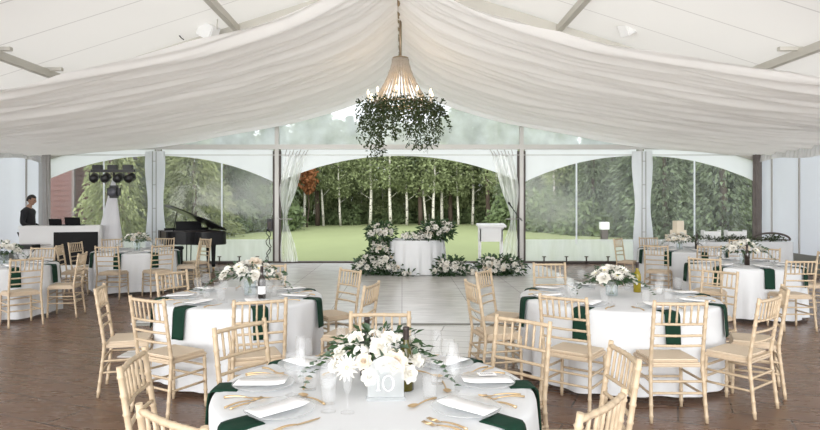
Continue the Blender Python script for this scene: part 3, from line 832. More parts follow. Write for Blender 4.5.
# ---------------------------------------------------------------- chandelier with greenery
CY = 12.0
t = thing('chandelier', 'candle-bulb chandelier smothered in dark trailing greenery under the ceiling ridge', 'chandelier', (-.03, CY, 0))
bm = new(); tube(bm, [(0, 0, 4.52), (0, 0, 5.22)], .025, 8); tube(bm, [(0, 0, 4.50), (0, 0, 3.55)], .012, 8); obj('hanging_rod', bm, 'iron', t)
bm = new(); lathe(bm, [(.15, 4.46), (.155, 4.50), (.02, 4.54), (0, 4.54)], 24); obj('canopy_ring', bm, 'iron', t)
bm = new()
for i in range(36):                                   # bead strands flaring from the top ring to the hoop
    a = 2 * PI * i / 36; pts = []
    for k in range(13):
        q = k / 12; r = .15 + .36 * q ** 1.5; pts.append((r * math.cos(a), r * math.sin(a), 4.47 - .80 * q))
    tube(bm, pts, [.010 if k % 2 else .017 for k in range(13)], 5)
obj('bead_strands', bm, 'bead', t)
bm = new()
tube(bm, [(.58 * math.cos(2 * PI * i / 48), .58 * math.sin(2 * PI * i / 48), 3.60) for i in range(49)], .016, 8, cap=False)
tube(bm, [(.40 * math.cos(2 * PI * i / 48), .40 * math.sin(2 * PI * i / 48), 3.62) for i in range(49)], .014, 8, cap=False)
for i in range(10):
    a = 2 * PI * i / 10 + .2; tube(bm, [(.40 * math.cos(a), .40 * math.sin(a), 3.62), (.58 * math.cos(a), .58 * math.sin(a), 3.60)], .010, 6)
obj('hoop', bm, 'iron', t)
for i in range(10):
    a = 2 * PI * i / 10 + .2; x, y = .63 * math.cos(a), .63 * math.sin(a)
    bm = new(); lathe(bm, [(0, 3.60), (.035, 3.62), (.017, 3.63), (.017, 3.765), (0, 3.765)], 12, (x, y, 0)); c = obj('candle', bm, 'candle', t)
    bm = new(); lathe(bm, [(0, 3.765), (.014, 3.772), (.020, 3.795), (.013, 3.83), (0, 3.862)], 12, (x, y, 0)); obj('bulb', bm, 'bulb', c)
bm = new(); rn = random.Random(21)
for i in range(72):                                   # trailing vines
    a = 2 * PI * i / 72 + rn.uniform(-.05, .05); r = rn.uniform(.36, .78)
    ln = rn.choice((.45, .55, .7, .8, .9)) * rn.uniform(.95, 1.3); z0 = 3.66 + rn.uniform(-.06, .08)
    if abs(math.cos(a)) < .35: ln *= .70
    sw = rn.uniform(.0, .16)
    for k in range(int(ln * 66)):
        q = rn.random(); rr = r + sw * math.sin(q * PI) + rn.uniform(-.07, .07); aa = a + rn.uniform(-.10, .10)
        p = Vector((rr * math.cos(aa), rr * math.sin(aa), z0 - ln * q))
        leafq(bm, p, Vector((rn.uniform(-1, 1), rn.uniform(-1, 1), rn.uniform(-1.2, .3))), rn.uniform(.05, .085), rn.uniform(.013, .022), rn.uniform(-1.5, 1.5))
for k in range(900):                                  # the thick wreath round the hoop
    a = rn.uniform(0, 2 * PI); rr = rn.uniform(.30, .86); p = Vector((rr * math.cos(a), rr * math.sin(a), 3.55 + rn.uniform(-.16, .15)))
    leafq(bm, p, rdir(rn), rn.uniform(.055, .09), rn.uniform(.016, .024), rn.uniform(-1.5, 1.5))
for k in range(90):                                   # the one long spray sticking out to the right
    q = rn.random(); p = Vector((.70 + .26 * q + rn.uniform(-.04, .04), -.1 + rn.uniform(-.05, .05), 3.50 - .42 * q * q + rn.uniform(-.05, .05)))
    leafq(bm, p, Vector((1, rn.uniform(-1, 1), rn.uniform(-1, .6))), rn.uniform(.05, .08), .019, rn.uniform(-1.5, 1.5))
g = obj('greenery', bm, 'smilax', t)

ld = bpy.data.lights.new('chandelier_glow', 'POINT'); ld.energy = 22; ld.color = (1, .74, .46); ld.shadow_soft_size = .5
lo = bpy.data.objects.new('chandelier_glow', ld); C.objects.link(lo); lo.location = (-.03, CY, 3.86)
# ---------------------------------------------------------------- sweetheart table and its flowers
SX, SY = .34, 14.75
bm = new()
def f(u, v):
    a = 2 * PI * u; r = .64 + (.03 * math.cos(17 * a + 1) + .016 * math.cos(29 * a)) * v + .05 * v
    return Vector((SX + r * 1.04 * math.cos(a), SY + r * .8 * math.sin(a), .84 - .80 * v - (.012 if v == 0 else 0)))
grid(bm, 160, 12, f, closeu=True)
vs = [bm.verts.new((SX + .64 * 1.04 * math.cos(2 * PI * i / 60), SY + .64 * .8 * math.sin(2 * PI * i / 60), .84)) for i in range(60)]
bm.faces.new(vs)
tag(obj('sweetheart_table', bm, 'cloth'), 'small head table in a white draped cloth before the open doorway', 'table')
def floral(name, label, pts, blooms, nl, seed, cat='flowers', grp=None, L=.12):
    """pts: list of (x, y, z, rx, ry, rz) ellipsoids that the foliage and blooms fill"""
    rn = random.Random(seed); base = Vector((pts[0][0], pts[0][1], 0)); t = thing(name, label, cat, (base.x, base.y, pts[0][6] if len(pts[0]) > 6 else 0.0), 0, grp)
    z0 = t.location.z
    vol = [p[3] * p[5] for p in pts]
    for lm, share in (('leaf', .7), ('euca', .3)):
        bm = new()
        for i in range(int(nl * share)):
            p = rn.choices(pts, vol)[0]; d = rdir(rn); k = rn.uniform(.5, 1.22)
            q = Vector((p[0] - base.x + d.x * p[3] * k, p[1] - base.y + d.y * p[4] * k, max(.02, p[2] - z0 + d.z * p[5] * k)))
            leafq(bm, q, Vector((d.x, d.y, d.z * .7 + rn.uniform(-.3, .5))), L * rn.uniform(.6, 1.2), L * .24, rn.uniform(-1.2, 1.2))
        obj('foliage', bm, lm, t)
    for i in range(blooms):
        p = rn.choices(pts, vol)[0]
        d = rdir(rn); d.y = -abs(d.y) * 1.2; d.normalize()
        if d.z < -.35: d.z = -d.z * .5
        q = Vector((p[0] - base.x + d.x * p[3] * .95, p[1] - base.y + d.y * p[4] * .95, max(.05, p[2] - z0 + d.z * p[5] * .95)))
        bloom(t, rn.choice(('rose', 'rose', 'rose', 'rose', 'rose', 'rose', 'rose', 'blush', 'rose', 'hydrangea')), q, d + Vector((0, -.4, .2)), rn.uniform(.045, .08))
    return t
floral('rose_tower', 'tall tower of white roses and greenery left of the white head table',
       [(-.52, 14.6, .30, .42, .30, .27), (-.82, 14.5, .22, .25, .25, .20), (-.50, 14.6, .62, .20, .2, .28), (-.50, 14.6, .98, .30, .24, .22), (-.28, 14.45, .16, .35, .25, .13), (.12, 14.2, .07, .16, .1, .05)], 98, 1900, 31)
floral('flower_arrangement', 'big white rose arrangement on the right top of the head table', [(.80, 14.55, 1.03, .36, .26, .22, .845), (.62, 14.5, .93, .25, .2, .12, .845), (1.02, 14.5, 1.10, .16, .16, .14, .845)], 42, 800, 32)
floral('bouquet', 'small blush bouquet lying on the middle of the head table', [(.16, 14.38, .92, .14, .1, .08, .845), (.30, 14.4, .89, .1, .08, .05, .845)], 14, 120, 33, 'bouquet', None, .08)
floral('floor_flowers', 'low heap of white roses on the floor right of the head table', [(1.10, 14.3, .22, .30, .25, .22), (1.28, 14.35, .15, .22, .2, .16), (.90, 14.25, .12, .2, .2, .11)], 30, 620, 34, 'flowers', 'floor flower heaps')
floral('floor_flowers', 'wide low heap of white roses on the floor in front of the lectern', [(2.15, 14.4, .22, .36, .28, .22), (2.5, 14.4, .20, .3, .25, .20), (1.85, 14.4, .14, .25, .2, .13)], 52, 950, 35, 'flowers', 'floor flower heaps')
for i, (x, z) in enumerate(((1.52, .26), (1.62, .20))):
    t = thing('candle_jar', 'white pillar candle in clear glass on the floor, %s between the rose heaps' % ('taller' if i == 0 else 'shorter'), 'candle', (x, 14.3, .023), 0, 'floor candles')
    bm = new(); lathe(bm, [(0, 0), (.06, 0), (.06, z + .06), (.057, z + .06), (.057, .01), (0, .01)], 20); obj('glass_cylinder', bm, 'glass', t)
    bm = new(); lathe(bm, [(0, .012), (.042, .012), (.042, z - .05), (0, z - .05)], 16); obj('wax', bm, 'candle', t)

# lectern
t = thing('lectern', 'white wooden lectern on two legs beside the doorway curtain', 'lectern', (2.34, 16.4, .023)); t.scale = (.92, .92, 1)
boxo('top', 'white', t, -.40, .40, -.26, .22, 1.07, 1.12, bev=.008, mtx=Matrix.Rotation(.10, 4, 'X'))
boxo('front_panel', 'white', t, -.33, .33, -.16, -.12, .66, 1.06, bev=.006)
boxo('ledge', 'white', t, -.36, .36, -.19, -.12, 1.0, 1.04, bev=.006)
for s in (-1, 1):
    boxo('leg', 'white', t, s * .31 - .025, s * .31 + .025, -.16, -.10, .0, 1.06, bev=.005)
    boxo('side_panel', 'white', t, s * .33 - .012, s * .33 + .012, -.12, .16, .66, 1.06, bev=.004)
    boxo('leg', 'white', t, s * .31 - .025, s * .31 + .025, .10, .16, .0, 1.06, bev=.005)
boxo('foot_rail', 'white', t, -.31, .31, .11, .15, .08, .13, bev=.004)

# microphone stand
t = thing('microphone_stand', 'black microphone boom stand on a tripod beside the doorway curtain', 'microphone stand', (2.93, 15.6, .023))
bm = new(); tube(bm, [(0, 0, .25), (0, 0, 1.28)], .016, 8); obj('pole', bm, 'black', t)
bm = new(); tube(bm, [(.10, 0, 1.22), (0, 0, 1.32), (-.20, -.05, 1.60)], .011, 8); obj('boom', bm, 'black', t)
bm = new(); lathe(bm, [(0, -.10), (.016, -.10), (.02, 0), (.03, .03), (.028, .07), (0, .09)], 12); obj('microphone', bm, 'black', t, (-.22, -.055, 1.63), (0, -.6, 0))
bm = new(); lathe(bm, [(0, .22), (.03, .22), (.03, .34), (0, .34)], 12); obj('hub', bm, 'black', t)
for i in range(3):
    a = i * 2.094 + .3; bm = new(); tube(bm, [(0, 0, .30), (.34 * math.cos(a), .34 * math.sin(a), .012)], .012, 6); obj('leg', bm, 'black', t)

# tied-back clear curtains at the doorway
for s, lab in ((-1, 'clear plastic door curtain tied back on the piano side of the doorway'), (1, 'clear plastic door curtain tied back beside the lectern')):
    xp = PX[2] if s < 0 else PX[3]
    bm = new()
    def f(u, v):
        z = 3.02 - 2.95 * v                            # top to floor
        c = .62 - .42 * math.sin(min(1, v / .62) * PI / 2) + (.16 * max(0, (v - .62) / .38) if True else 0)
        wd = .44 - .30 * math.exp(-((v - .60) / .20) ** 2) - .05 * v
        a = u * 2 - 1
        return Vector((xp - s * (.10 + c * .75) + wd * .62 * a, YB - .22 + .06 * math.sin(a * 6 + 2 * v) + .015 * math.sin(a * 17), z))
    grid(bm, 60, 30, f)
    t = tag(obj('door_curtain', bm, 'curtain'), lab, 'curtain')
    bm = new(); zz = 3.02 - 2.95 * .6; xx = xp - s * .30
    tube(bm, [(xx - .16, YB - .2, zz), (xx, YB - .31, zz + .01), (xx + .16, YB - .2, zz)], .014, 6); tube(bm, [(xx + s * .16, YB - .2, zz), (xp, YB - .08, zz + .03)], .012, 6); obj('tie_strap', bm, 'seam', t)
    bm = new()
    for i in range(7): tube(bm, [(xp - s * (.26 + .09 * i), YB - .22, 3.0 - .01 * (i % 3)), (xp - s * (.30 + .10 * i), YB - .20, 3.18 - .04 * (i % 2))], .012, 6)
    obj('hook', bm, 'seam', t)
    # black power cable and small speaker box on the left post
    if s < 0:
        bm = new(); rn = random.Random(5)
        tube(bm, [(xp - .16 - .05 * math.sin(i * .9) - .03 * (i % 3), YB - .22 - .02 * (i % 2), 1.05 - .094 * i) for i in range(12)], .013, 6)
        tube(bm, [(xp - .2 + .07 * math.sin(i * 1.1), YB - .24, .95 - .078 * i) for i in range(13)], .012, 6)
        tag(obj('cable', bm, 'black'), 'tangled black power cable hanging down the post by the piano', 'cable')
        t2 = thing('power_box', 'small black power box fixed to the post by the piano', 'power box', (xp - .17, YB - .16, .92))
        boxo('case', 'black', t2, -.07, .07, -.06, .05, 0, .34, bev=.01); boxo('socket_cover', 'dark', t2, -.045, .045, -.075, -.06, .06, .26, bev=.004)

# ratchet anchors along the sill
for i, x in enumerate((-5.05, -4.5, -4.0, 3.93, 4.55, 5.1, 5.7)):
    t = thing('strap_anchor', 'short dark ratchet anchor post on the sill, %s' % ('%s from the piano' % ('first', 'second', 'third')[i] if i < 3 else '%s right of the doorway' % ('first', 'second', 'third', 'fourth')[i - 3]), 'anchor', (x, YB - .25, 0), 0, 'ratchet anchors on the sill')
    bm = new(); tube(bm, [(0, 0, 0), (0, 0, .20)], .02, 8); obj('post', bm, 'dark', t)
    bm = new(); box(bm, -.05, .05, -.015, .015, .20, .225); obj('crossbar', bm, 'dark', t)
    bm = new(); lathe(bm, [(0, 0), (.06, 0), (.05, .015), (0, .015)], 12); obj('base', bm, 'dark', t)

# ---------------------------------------------------------------- disc jockey corner
t = thing('dj_booth', 'white booth with a large black front screen before the man', 'booth', (-7.86, 14.4, 0), .30); t.scale = (.94, 1, 1)
boxo('front_panel', 'white', t, -.86, .86, -.33, -.29, 0, 1.10, bev=.004)
boxo('counter', 'white', t, -.89, .89, -.36, .36, 1.10, 1.17, bev=.008)
for s in (-1, 1): boxo('side_panel', 'white', t, s * .86 - .03, s * .86 + .03, -.29, .33, 0, 1.10, bev=.004)
boxo('screen', 'screen', t, -.14, .83, -.36, -.331, .28, 1.03, bev=.006)
boxo('trim_line', 'seam', t, -.84, -.2, -.338, -.331, .74, .755)
for x, lab, sz in ((-7.62, 'open black laptop at the middle of the white booth', .34), (-8.02, 'lower black laptop on the white booth nearer the man', .28)):
    t = thing('laptop', lab, 'laptop', (x, 14.4, 1.171), .1)
    boxo('keyboard_base', 'black', t, -sz / 2, sz / 2, -.02, .22, 0, .02, bev=.004)
    boxo('screen', 'screen', t, -sz / 2, sz / 2, -.055, -.04, .015, sz * .62, bev=.004, mtx=Matrix.Rotation(.25, 4, 'X'))
t = thing('keyboard_stand', 'black folding stand with a black mixer beside the far left table', 'stand', (-8.25, 13.45, 0))
boxo('mixer', 'black', t, -.28, .32, -.16, .16, .70, .79, bev=.01)
for s in (-1, 1):
    bm = new(); tube(bm, [(-.24 * s, -.1, .012), (.24 * s, .1, .70)], .014, 6); obj('leg', bm, 'black', t)
    bm = new(); tube(bm, [(-.24 * s, -.14, .012), (-.24 * s, .14, .012)], .014, 6); obj('foot', bm, 'black', t)

# the man behind the booth: stands, faces right, head bent a little
def skinned(name, verts, edges, radii, root, sub=2):
    me = bpy.data.meshes.new(name); me.from_pydata(verts, edges, [])
    o = bpy.data.objects.new(name, me); C.objects.link(o)
    md = o.modifiers.new('skin', 'SKIN'); o.modifiers.new('sub', 'SUBSURF').levels = sub; o.modifiers['sub'].render_levels = sub
    for i, r in enumerate(radii):
        sv = me.skin_vertices[0].data[i]; sv.radius = r if hasattr(r, '__len__') else (r, r); sv.use_root = (i == root); sv.use_loose = False
    dg = bpy.context.evaluated_depsgraph_get(); ev = o.evaluated_get(dg); m2 = bpy.data.meshes.new_from_object(ev)
    bpy.data.objects.remove(o); bpy.data.meshes.remove(me)
    for p in m2.polygons: p.use_smooth = True
    return m2
class Sk:
    def __init__(s): s.v = []; s.e = []; s.r = []
    def add(s, p, r, par=None):
        s.v.append(p); s.r.append(r); i = len(s.v) - 1
        if par is not None: s.e.append((par, i))
        return i
    def chain(s, pts, par):
        for p, r in pts: par = s.add(p, r, par)
        return par
def build_man():
    # local frame: faces +Y, origin between the feet
    t = thing('person', 'man in a dark shirt standing behind the white booth looking down sideways', 'person', (-9.22, 15.3, 0), -PI / 2 + .15); t.scale = (1.05, 1.05, 1.02)
    k = Sk(); p = k.add((0, 0, .98), (.155, .11))
    ab = k.add((0, .02, 1.14), (.15, .115), p); ch = k.add((0, .0, 1.36), (.165, .115), ab); sh = k.add((0, -.01, 1.47), (.13, .08), ch)
    nk = k.add((0, .015, 1.56), (.055, .06), sh); k.add((0, .045, 1.645), (.06, .06), nk)
    for s in (-1, 1):
        h = k.chain([((s * .10, 0, .90), .095), ((s * .115, .015, .50), .062), ((s * .12, -.01, .10), .042), ((s * .125, .10, .04), (.042, .035)), ((s * .13, .17, .03), (.035, .022))], p)
        w_ = k.chain([((s * .19, -.01, 1.45), .062), ((s * .245, -.03, 1.17), .045), ((s * .20, .17, 1.07), .032), ((s * .18, .25, 1.08), (.036, .020)), ((s * .175, .30, 1.085), (.040, .018))], sh)
        for q, (dx, L) in enumerate(((-.03, .065), (-.010, .078), (.012, .072), (.032, .055))):
            k.chain([((s * .175 + dx, .335, 1.087), .0095), ((s * .175 + dx * 1.1, .335 + L * .5, 1.08), .009), ((s * .175 + dx * 1.1, .335 + L * .9, 1.06), .008)], w_)
        k.chain([((s * .175 - s * .045, .27, 1.085), .011), ((s * .175 - s * .07, .31, 1.08), .010), ((s * .175 - s * .072, .345, 1.07), .008)], w_ - 1)
    body = skinned('body', k.v, k.e, k.r, 0)
    # head: a shaped ellipsoid with nose, brow, chin, ears
    hm = Matrix.Translation((0, .07, 1.735)) @ Matrix.Rotation(-.28, 4, 'X')
    bm = new(); bm.from_mesh(body)
    hb = new(); bmesh.ops.create_uvsphere(hb, u_segments=36, v_segments=26, radius=1)
    for v in hb.verts:
        x, y, z = v.co; c = v.co.copy()
        c.x *= .078; c.y *= .098; c.z *= .122
        if z < -.1: c.x *= 1 - .35 * (-z) ** 1.4; c.y = c.y * (1 - .12 * -z) + (.018 * -z if y > 0 else .03 * -z)
        if y > .5: c.y -= .008 * (y - .5)
        n = math.exp(-((x / .17) ** 2 + ((z + .12) / .26) ** 2)) if y > .4 else 0; c.y += .026 * n                   # nose
        b_ = math.exp(-((z - .22) / .09) ** 2) * math.exp(-(x / .6) ** 2) if y > .4 else 0; c.y += .006 * b_           # brow
        for s in (-1, 1):
            e = math.exp(-(((x - s * .36) / .14) ** 2 + ((z - .04) / .09) ** 2)) if y > .4 else 0; c.y -= .010 * e     # eye sockets
            a = math.exp(-(((y + .06) / .16) ** 2 + ((z + .02) / .22) ** 2)) if s * x > .7 else 0; c.x += s * .018 * a   # ears
        m_ = math.exp(-((z + .52) / .05) ** 2) * math.exp(-(x / .3) ** 2) if y > .4 else 0; c.y += .005 * m_              # lips
        m_ = math.exp(-((z + .80) / .14) ** 2) * math.exp(-(x / .35) ** 2) if y > .3 else 0; c.y += .012 * m_            # chin
        v.co = hm @ c
    for f in hb.faces: f.smooth = True
    hme = bpy.data.meshes.new('h'); hb.to_mesh(hme); hb.free(); bm.from_mesh(hme)
    o = obj('body', bm, 'skin', t)
    md = o.modifiers.new('join', 'REMESH'); md.mode = 'VOXEL'; md.voxel_size = .007; md.use_smooth_shade = True
    # hair cap
    bm = new(); bmesh.ops.create_uvsphere(bm, u_segments=32, v_segments=24, radius=1)
    bmesh.ops.delete(bm, geom=[v for v in bm.verts if v.co.z < (.42 if v.co.y > .2 else (.0 if v.co.y > -.35 else -.45))], context='VERTS')
    for v in bm.verts:
        v.co = hm @ Vector((v.co.x * .086, v.co.y * .107 - .004, v.co.z * .130 + .003))
    for f in bm.faces: f.smooth = True
    ho = obj('hair', bm, 'hair', t); md = ho.modifiers.new('s', 'SOLIDIFY'); md.thickness = .012
    # eyes
    for s in (-1, 1):
        bm = new(); bmesh.ops.create_uvsphere(bm, u_segments=10, v_segments=8, radius=.010)
        for v in bm.verts: v.co = hm @ (v.co + Vector((s * .030, .080, .006)))
        obj('eye', bm, 'ink', t)
    # shirt with sleeves, trousers, shoes
    k = Sk(); p = k.add((0, 0, .95), (.18, .135)); ab = k.add((0, .025, 1.14), (.172, .145), p); ch = k.add((0, 0, 1.36), (.185, .135), ab); sh = k.add((0, -.012, 1.475), (.14, .092), ch)
    k.add((0, .012, 1.575), (.072, .076), sh)
    for s in (-1, 1): k.chain([((s * .19, -.01, 1.455), .078), ((s * .248, -.03, 1.17), .061), ((s * .222, .07, 1.12), .055), ((s * .203, .15, 1.08), .047)], sh)
    put('shirt', skinned('shirt', k.v, k.e, k.r, 0), t).data.materials.append(M['shirt'])
    k = Sk(); p = k.add((0, 0, .97), (.17, .125))
    for s in (-1, 1): k.chain([((s * .10, 0, .88), .108), ((s * .115, .015, .50), .078), ((s * .12, -.01, .10), .062)], p)
    put('trousers', skinned('trousers', k.v, k.e, k.r, 0), t).data.materials.append(M['trousers'])
    for s in (-1, 1):
        k = Sk(); a = k.add((s * .12, -.035, .05), (.050, .05)); k.chain([((s * .125, .08, .045), (.052, .045)), ((s * .13, .19, .032), (.046, .032))], a)
        put('shoe', skinned('shoe', k.v, k.e, k.r, 0), t).data.materials.append(M['black'])
build_man()

# lighting stand under a white cloth
t = thing('lighting_stand', 'white draped stand carrying a black bar of stage lights', 'light stand', (-6.88, 14.75, -.17))
bm = new(); tube(bm, [(0, .06, .17), (0, .06, 2.62)], .025, 8); obj('pole', bm, 'black', t)
bm = new()
def f(u, v):
    a = 2 * PI * u
    r = .035 + .46 * v ** 1.1
    r *= .82 + .18 * math.cos(3 * a + .8) + .04 * math.cos(11 * a) * v
    return Vector((r * math.cos(a) - .15 * v, r * .75 * math.sin(a) + .05, 2.48 - 2.29 * v))
grid(bm, 60, 24, f, closeu=True); obj('cover', bm, 'scrim', t)
bm = new(); box(bm, -.52, .52, -.03, .03, 2.60, 2.66); obj('crossbar', bm, 'black', t)
for i, x in enumerate((-.42, -.15, .15, .42)):
    rz = (.3, .1, -.1, -.3)[i]
    bm = new(); lathe(bm, [(0, .10), (.085, .09), (.10, .05), (.10, -.12), (.085, -.13), (0, -.13)], 18); lo = obj('par_lamp', bm, 'black', t, (x, -.06, 2.45), (PI / 2 + .35, 0, rz))
    bm = new(); lathe(bm, [(0, -.135), (.08, -.132), (.08, -.128), (0, -.125)], 18); obj('lens', bm, 'lensm', lo)
    bm = new(); tube(bm, [(x - .12, -.04, 2.45), (x - .12, -.02, 2.60), (x + .12, -.02, 2.60), (x + .12, -.04, 2.45)], .012, 6); obj('yoke', bm, 'black', t)
for x in (-.36, 0, .36): boxo('control_box', 'black', t, x - .11, x + .11, -.06, .06, 2.66, 2.77, bev=.01)
bm = new(); box(bm, -.15, .15, -.14, .06, 1.98, 2.28); rounded(bm, .06, 3); hd = obj('moving_head', bm, 'black', t, (.07, -.05, 0))
bm = new(); lathe(bm, [(0, 0), (.09, 0), (.09, -.02), (0, -.02)], 18); obj('lens', bm, 'lensm', hd, (0, -.14, 2.12), (-PI / 2, 0, 0))

# grand piano, tail towards the dance floor
t = thing('grand_piano', 'black grand piano with its lid propped open by the clear windows', 'piano', (-5.36, 15.95, 0), .58); t.scale = (.92, .92, .98)
out = [(.72, .78), (-.72, .78), (-.72, .10)]
for i in range(9):
    q = i / 8; out.append((-.72 + .62 * (q * q * (3 - 2 * q)), .10 - .72 * q))
for i in range(1, 9):
    a = PI + (PI / 2) * i / 8; out.append((.22 + .30 * math.cos(a), -.60 + .26 * math.sin(a)))
for i in range(1, 7):
    a = -PI / 2 + (PI / 2) * i / 6; out.append((.46 + .26 * math.cos(a), -.60 + .26 * math.sin(a)))
bm = new(); prism(bm, out, .66, .99); rounded(bm, .012, 2); obj('case', bm, 'piano', t)
bm = new(); prism(bm, [(x * .96, y * .97) for x, y in out], .992, .996); obj('soundboard', bm, 'dark', t)
lm = Matrix.Translation((.72, 0, 1.0)) @ Matrix.Rotation(math.radians(26), 4, 'Y') @ Matrix.Translation((-.72, 0, 0))
bm = new(); prism(bm, [(x * 1.02 - .01, y * 1.02) for x, y in out if y < .8], .004, .026, lm); obj('lid', bm, 'piano', t)
bm = new(); tube(bm, [(-.55, .0, .98), (-.44, .02, 1.51)], .012, 6); obj('lid_prop', bm, 'piano', t)
bm = new(); box(bm, -.74, .74, .78, 1.0, .64, .76); box(bm, -.74, -.62, .72, 1.0, .76, 1.0); box(bm, .62, .74, .72, 1.0, .76, 1.0); box(bm, -.62, .62, .72, .80, .76, 1.06); rounded(bm, .008); obj('keyboard_bed', bm, 'piano', t)
bm = new(); box(bm, -.60, .60, .82, .96, .762, .78); obj('keys', bm, 'paper', t)
bm = new(); box(bm, -.36, .36, .52, .55, 1.0, 1.24); rounded(bm, .008); obj('music_desk', bm, 'piano', t)
for x, y in ((-.58, .62), (.58, .62), (.40, -.52)):
    bm = new(); tube(bm, [(x, y, .67), (x, y, .60), (x, y, .14), (x, y, .08)], [.075, .065, .045, .05], 10); lg = obj('leg', bm, 'piano', t)
    bm = new(); bmesh.ops.create_uvsphere(bm, u_segments=12, v_segments=8, radius=.04)
    for v in bm.verts: v.co += Vector((x, y, .04))
    obj('caster', bm, 'gold', lg)
bm = new(); tube(bm, [(-.06, .5, .67), (-.06, .55, .1)], .015, 6); tube(bm, [(.06, .5, .67), (.06, .55, .1)], .015, 6); box(bm, -.12, .12, .48, .62, .06, .12); obj('pedal_lyre', bm, 'piano', t)
t = thing('piano_bench', 'black padded bench behind the piano keyboard', 'bench', (-6.25, 16.6, 0), .58)
boxo('seat', 'piano', t, -.36, .36, -.17, .17, .44, .54, bev=.02)
for sx in (-1, 1):
    for sy in (-1, 1): boxo('leg', 'piano', t, sx * .31 - .025, sx * .31 + .025, sy * .12 - .025, sy * .12 + .025, 0, .44)

# ---------------------------------------------------------------- cake and long table by the right-hand window
bm = new()
def edge(u):
    per = 2 * (2.9 + .8); s = u * per
    for (dx, dy, L) in ((1, 0, 2.9), (0, 1, .8), (-1, 0, 2.9), (0, -1, .8)):
        pass
    if s < 2.9: return (-1.45 + s, -.4, 0, -1)
    s -= 2.9
    if s < .8: return (1.45, -.4 + s, 1, 0)
    s -= .8
    if s < 2.9: return (1.45 - s, .4, 0, 1)
    s -= 2.9
    return (-1.45, .4 - s, -1, 0)
LX, LY = 7.75, 15.0
def f(u, v):
    x, y, nx, ny = edge(u % 1); w_ = .025 * math.sin(u * 210) * v
    return Vector((LX + x + nx * (.012 + w_), LY + y + ny * (.012 + w_), .77 - .74 * v))
grid(bm, 300, 6, f, closeu=True); box(bm, LX - 1.455, LX + 1.455, LY - .405, LY + .405, .755, .775)
tag(obj('long_table', bm, 'cloth'), 'long white-clothed table with a dark garland by the right-hand window', 'table')
t = thing('tiered_cake', 'cream cake of two square tiers on the long table', 'cake', (6.66, LY - .05, .776), .15)
for nm, z0, z1, r in (('cake_board', 0, .014, .17), ('bottom_tier', .014, .27, .135), ('top_tier', .27, .49, .095)):
    boxo(nm, 'paper' if nm == 'cake_board' else 'cake', t, -r, r, -r, r, z0, z1, bev=.006)
t = thing('favour_box', 'small cream box beside the tiered cake', 'box', (6.46, LY - .1, .776), .1)
boxo('body', 'cake', t, -.10, .10, -.09, .09, 0, .13, bev=.006); boxo('lid', 'cake', t, -.105, .105, -.095, .095, .131, .165, bev=.006)
for x, w_, lab in ((7.56, .20, 'low white crate on the long table nearer the cake'), (8.16, .23, 'low white crate on the long table farther from the cake')):
    t = thing('display_crate', lab, 'crate', (x, LY + .18, .776), 0, 'white crates on the long table')
    boxo('front_board', 'white', t, -w_, w_, -.10, -.085, 0, .22, bev=.004); boxo('rear_board', 'white', t, -w_, w_, .085, .10, 0, .22, bev=.004)
    for s in (-1, 1): boxo('end_board', 'white', t, s * w_ - .008, s * w_ + .008, -.085, .085, 0, .26, bev=.003)
    boxo('bottom_board', 'white', t, -w_ + .01, w_ - .01, -.085, .085, 0, .012)
bm = new(); rn = random.Random(8)
for i in range(520):
    q = rn.random(); p = Vector((LX - .95 + 2.35 * q, LY - .20 + .10 * math.sin(q * 14) + rn.uniform(-.08, .08), .80 + .10 * rn.random() * (.6 + .6 * math.sin(q * 9) ** 2)))
    leafq(bm, p, rdir(rn, .2), rn.uniform(.05, .10), .018, rn.uniform(-1, 1))
tag(obj('garland', bm, 'smilax'), 'dark leafy garland lying along the long table', 'garland')
t = thing('round_mirror', 'dark round-topped frame leaning behind the garland at the window corner', 'frame', (9.05, LY + .2, .776), -.2)
bm = new(); tube(bm, [(.42 * math.cos(PI * i / 20), 0, .02 + .16 * math.sin(PI * i / 20)) for i in range(21)], .025, 8); obj('hoop', bm, 'dark', t)
bm = new(); box(bm, -.42, .42, -.03, .03, 0, .03); obj('foot', bm, 'dark', t)

# ---------------------------------------------------------------- outside: lawn, woods, shed
bm = new()
def lz(x, y): 
    return -.06 + .12 * max(0, min(1, (y - 24) / 16)) * math.exp(-((x + 1) / 14) ** 2) + .05 * math.sin(x * .3) * max(0, min(1, (y - 20) / 10))
grid(bm, 60, 40, lambda u, v: Vector((-70 + 140 * u, YB + .05 + 75 * v, lz(-70 + 140 * u, YB + .05 + 75 * v))))
struct('lawn', bm, 'lawn')
def crown(seed, n, fn, L, Wd, m, name):
    rn = random.Random(seed); bm = new()
    for i in range(n):
        p, d = fn(rn); leafq(bm, p, d, L * rn.uniform(.6, 1.3), Wd * rn.uniform(.7, 1.2), rn.uniform(-1.5, 1.5), .3, .4)
    return mesh(name, bm, m, False)
def birch_fn(h0, h1, r):
    def fn(rn):
        z = rn.uniform(h0, h1); k = (z - h0) / (h1 - h0); rr = r * (math.sin(PI * min(1, k * .85 + .12)) ** .6) * math.sqrt(rn.random()); a = rn.uniform(0, 2 * PI)
        q = math.sin(a * 3 + z * 1.7) * .35
        return Vector((rr * (1 + q) * math.cos(a), rr * (1 + q) * math.sin(a), z)), rdir(rn, -.5)
    return fn
def spruce_fn(h, r):
    def fn(rn):
        k = rn.random() ** 1.5; z = .4 + (h - .4) * k; lay = math.floor(z / .55) * .55; z2 = lay + .5 * rn.random() ** 2
        a = rn.uniform(0, 2 * PI); rr = r * (1 - k) * (.25 + .75 * math.sqrt(rn.random())) * (.8 + .25 * math.sin(a * 5 + lay * 3)); 
        return Vector((rr * math.cos(a), rr * math.sin(a), z2 + .3 - .22 * rr)), Vector((math.cos(a), math.sin(a), rn.uniform(-.7, .1)))
    return fn
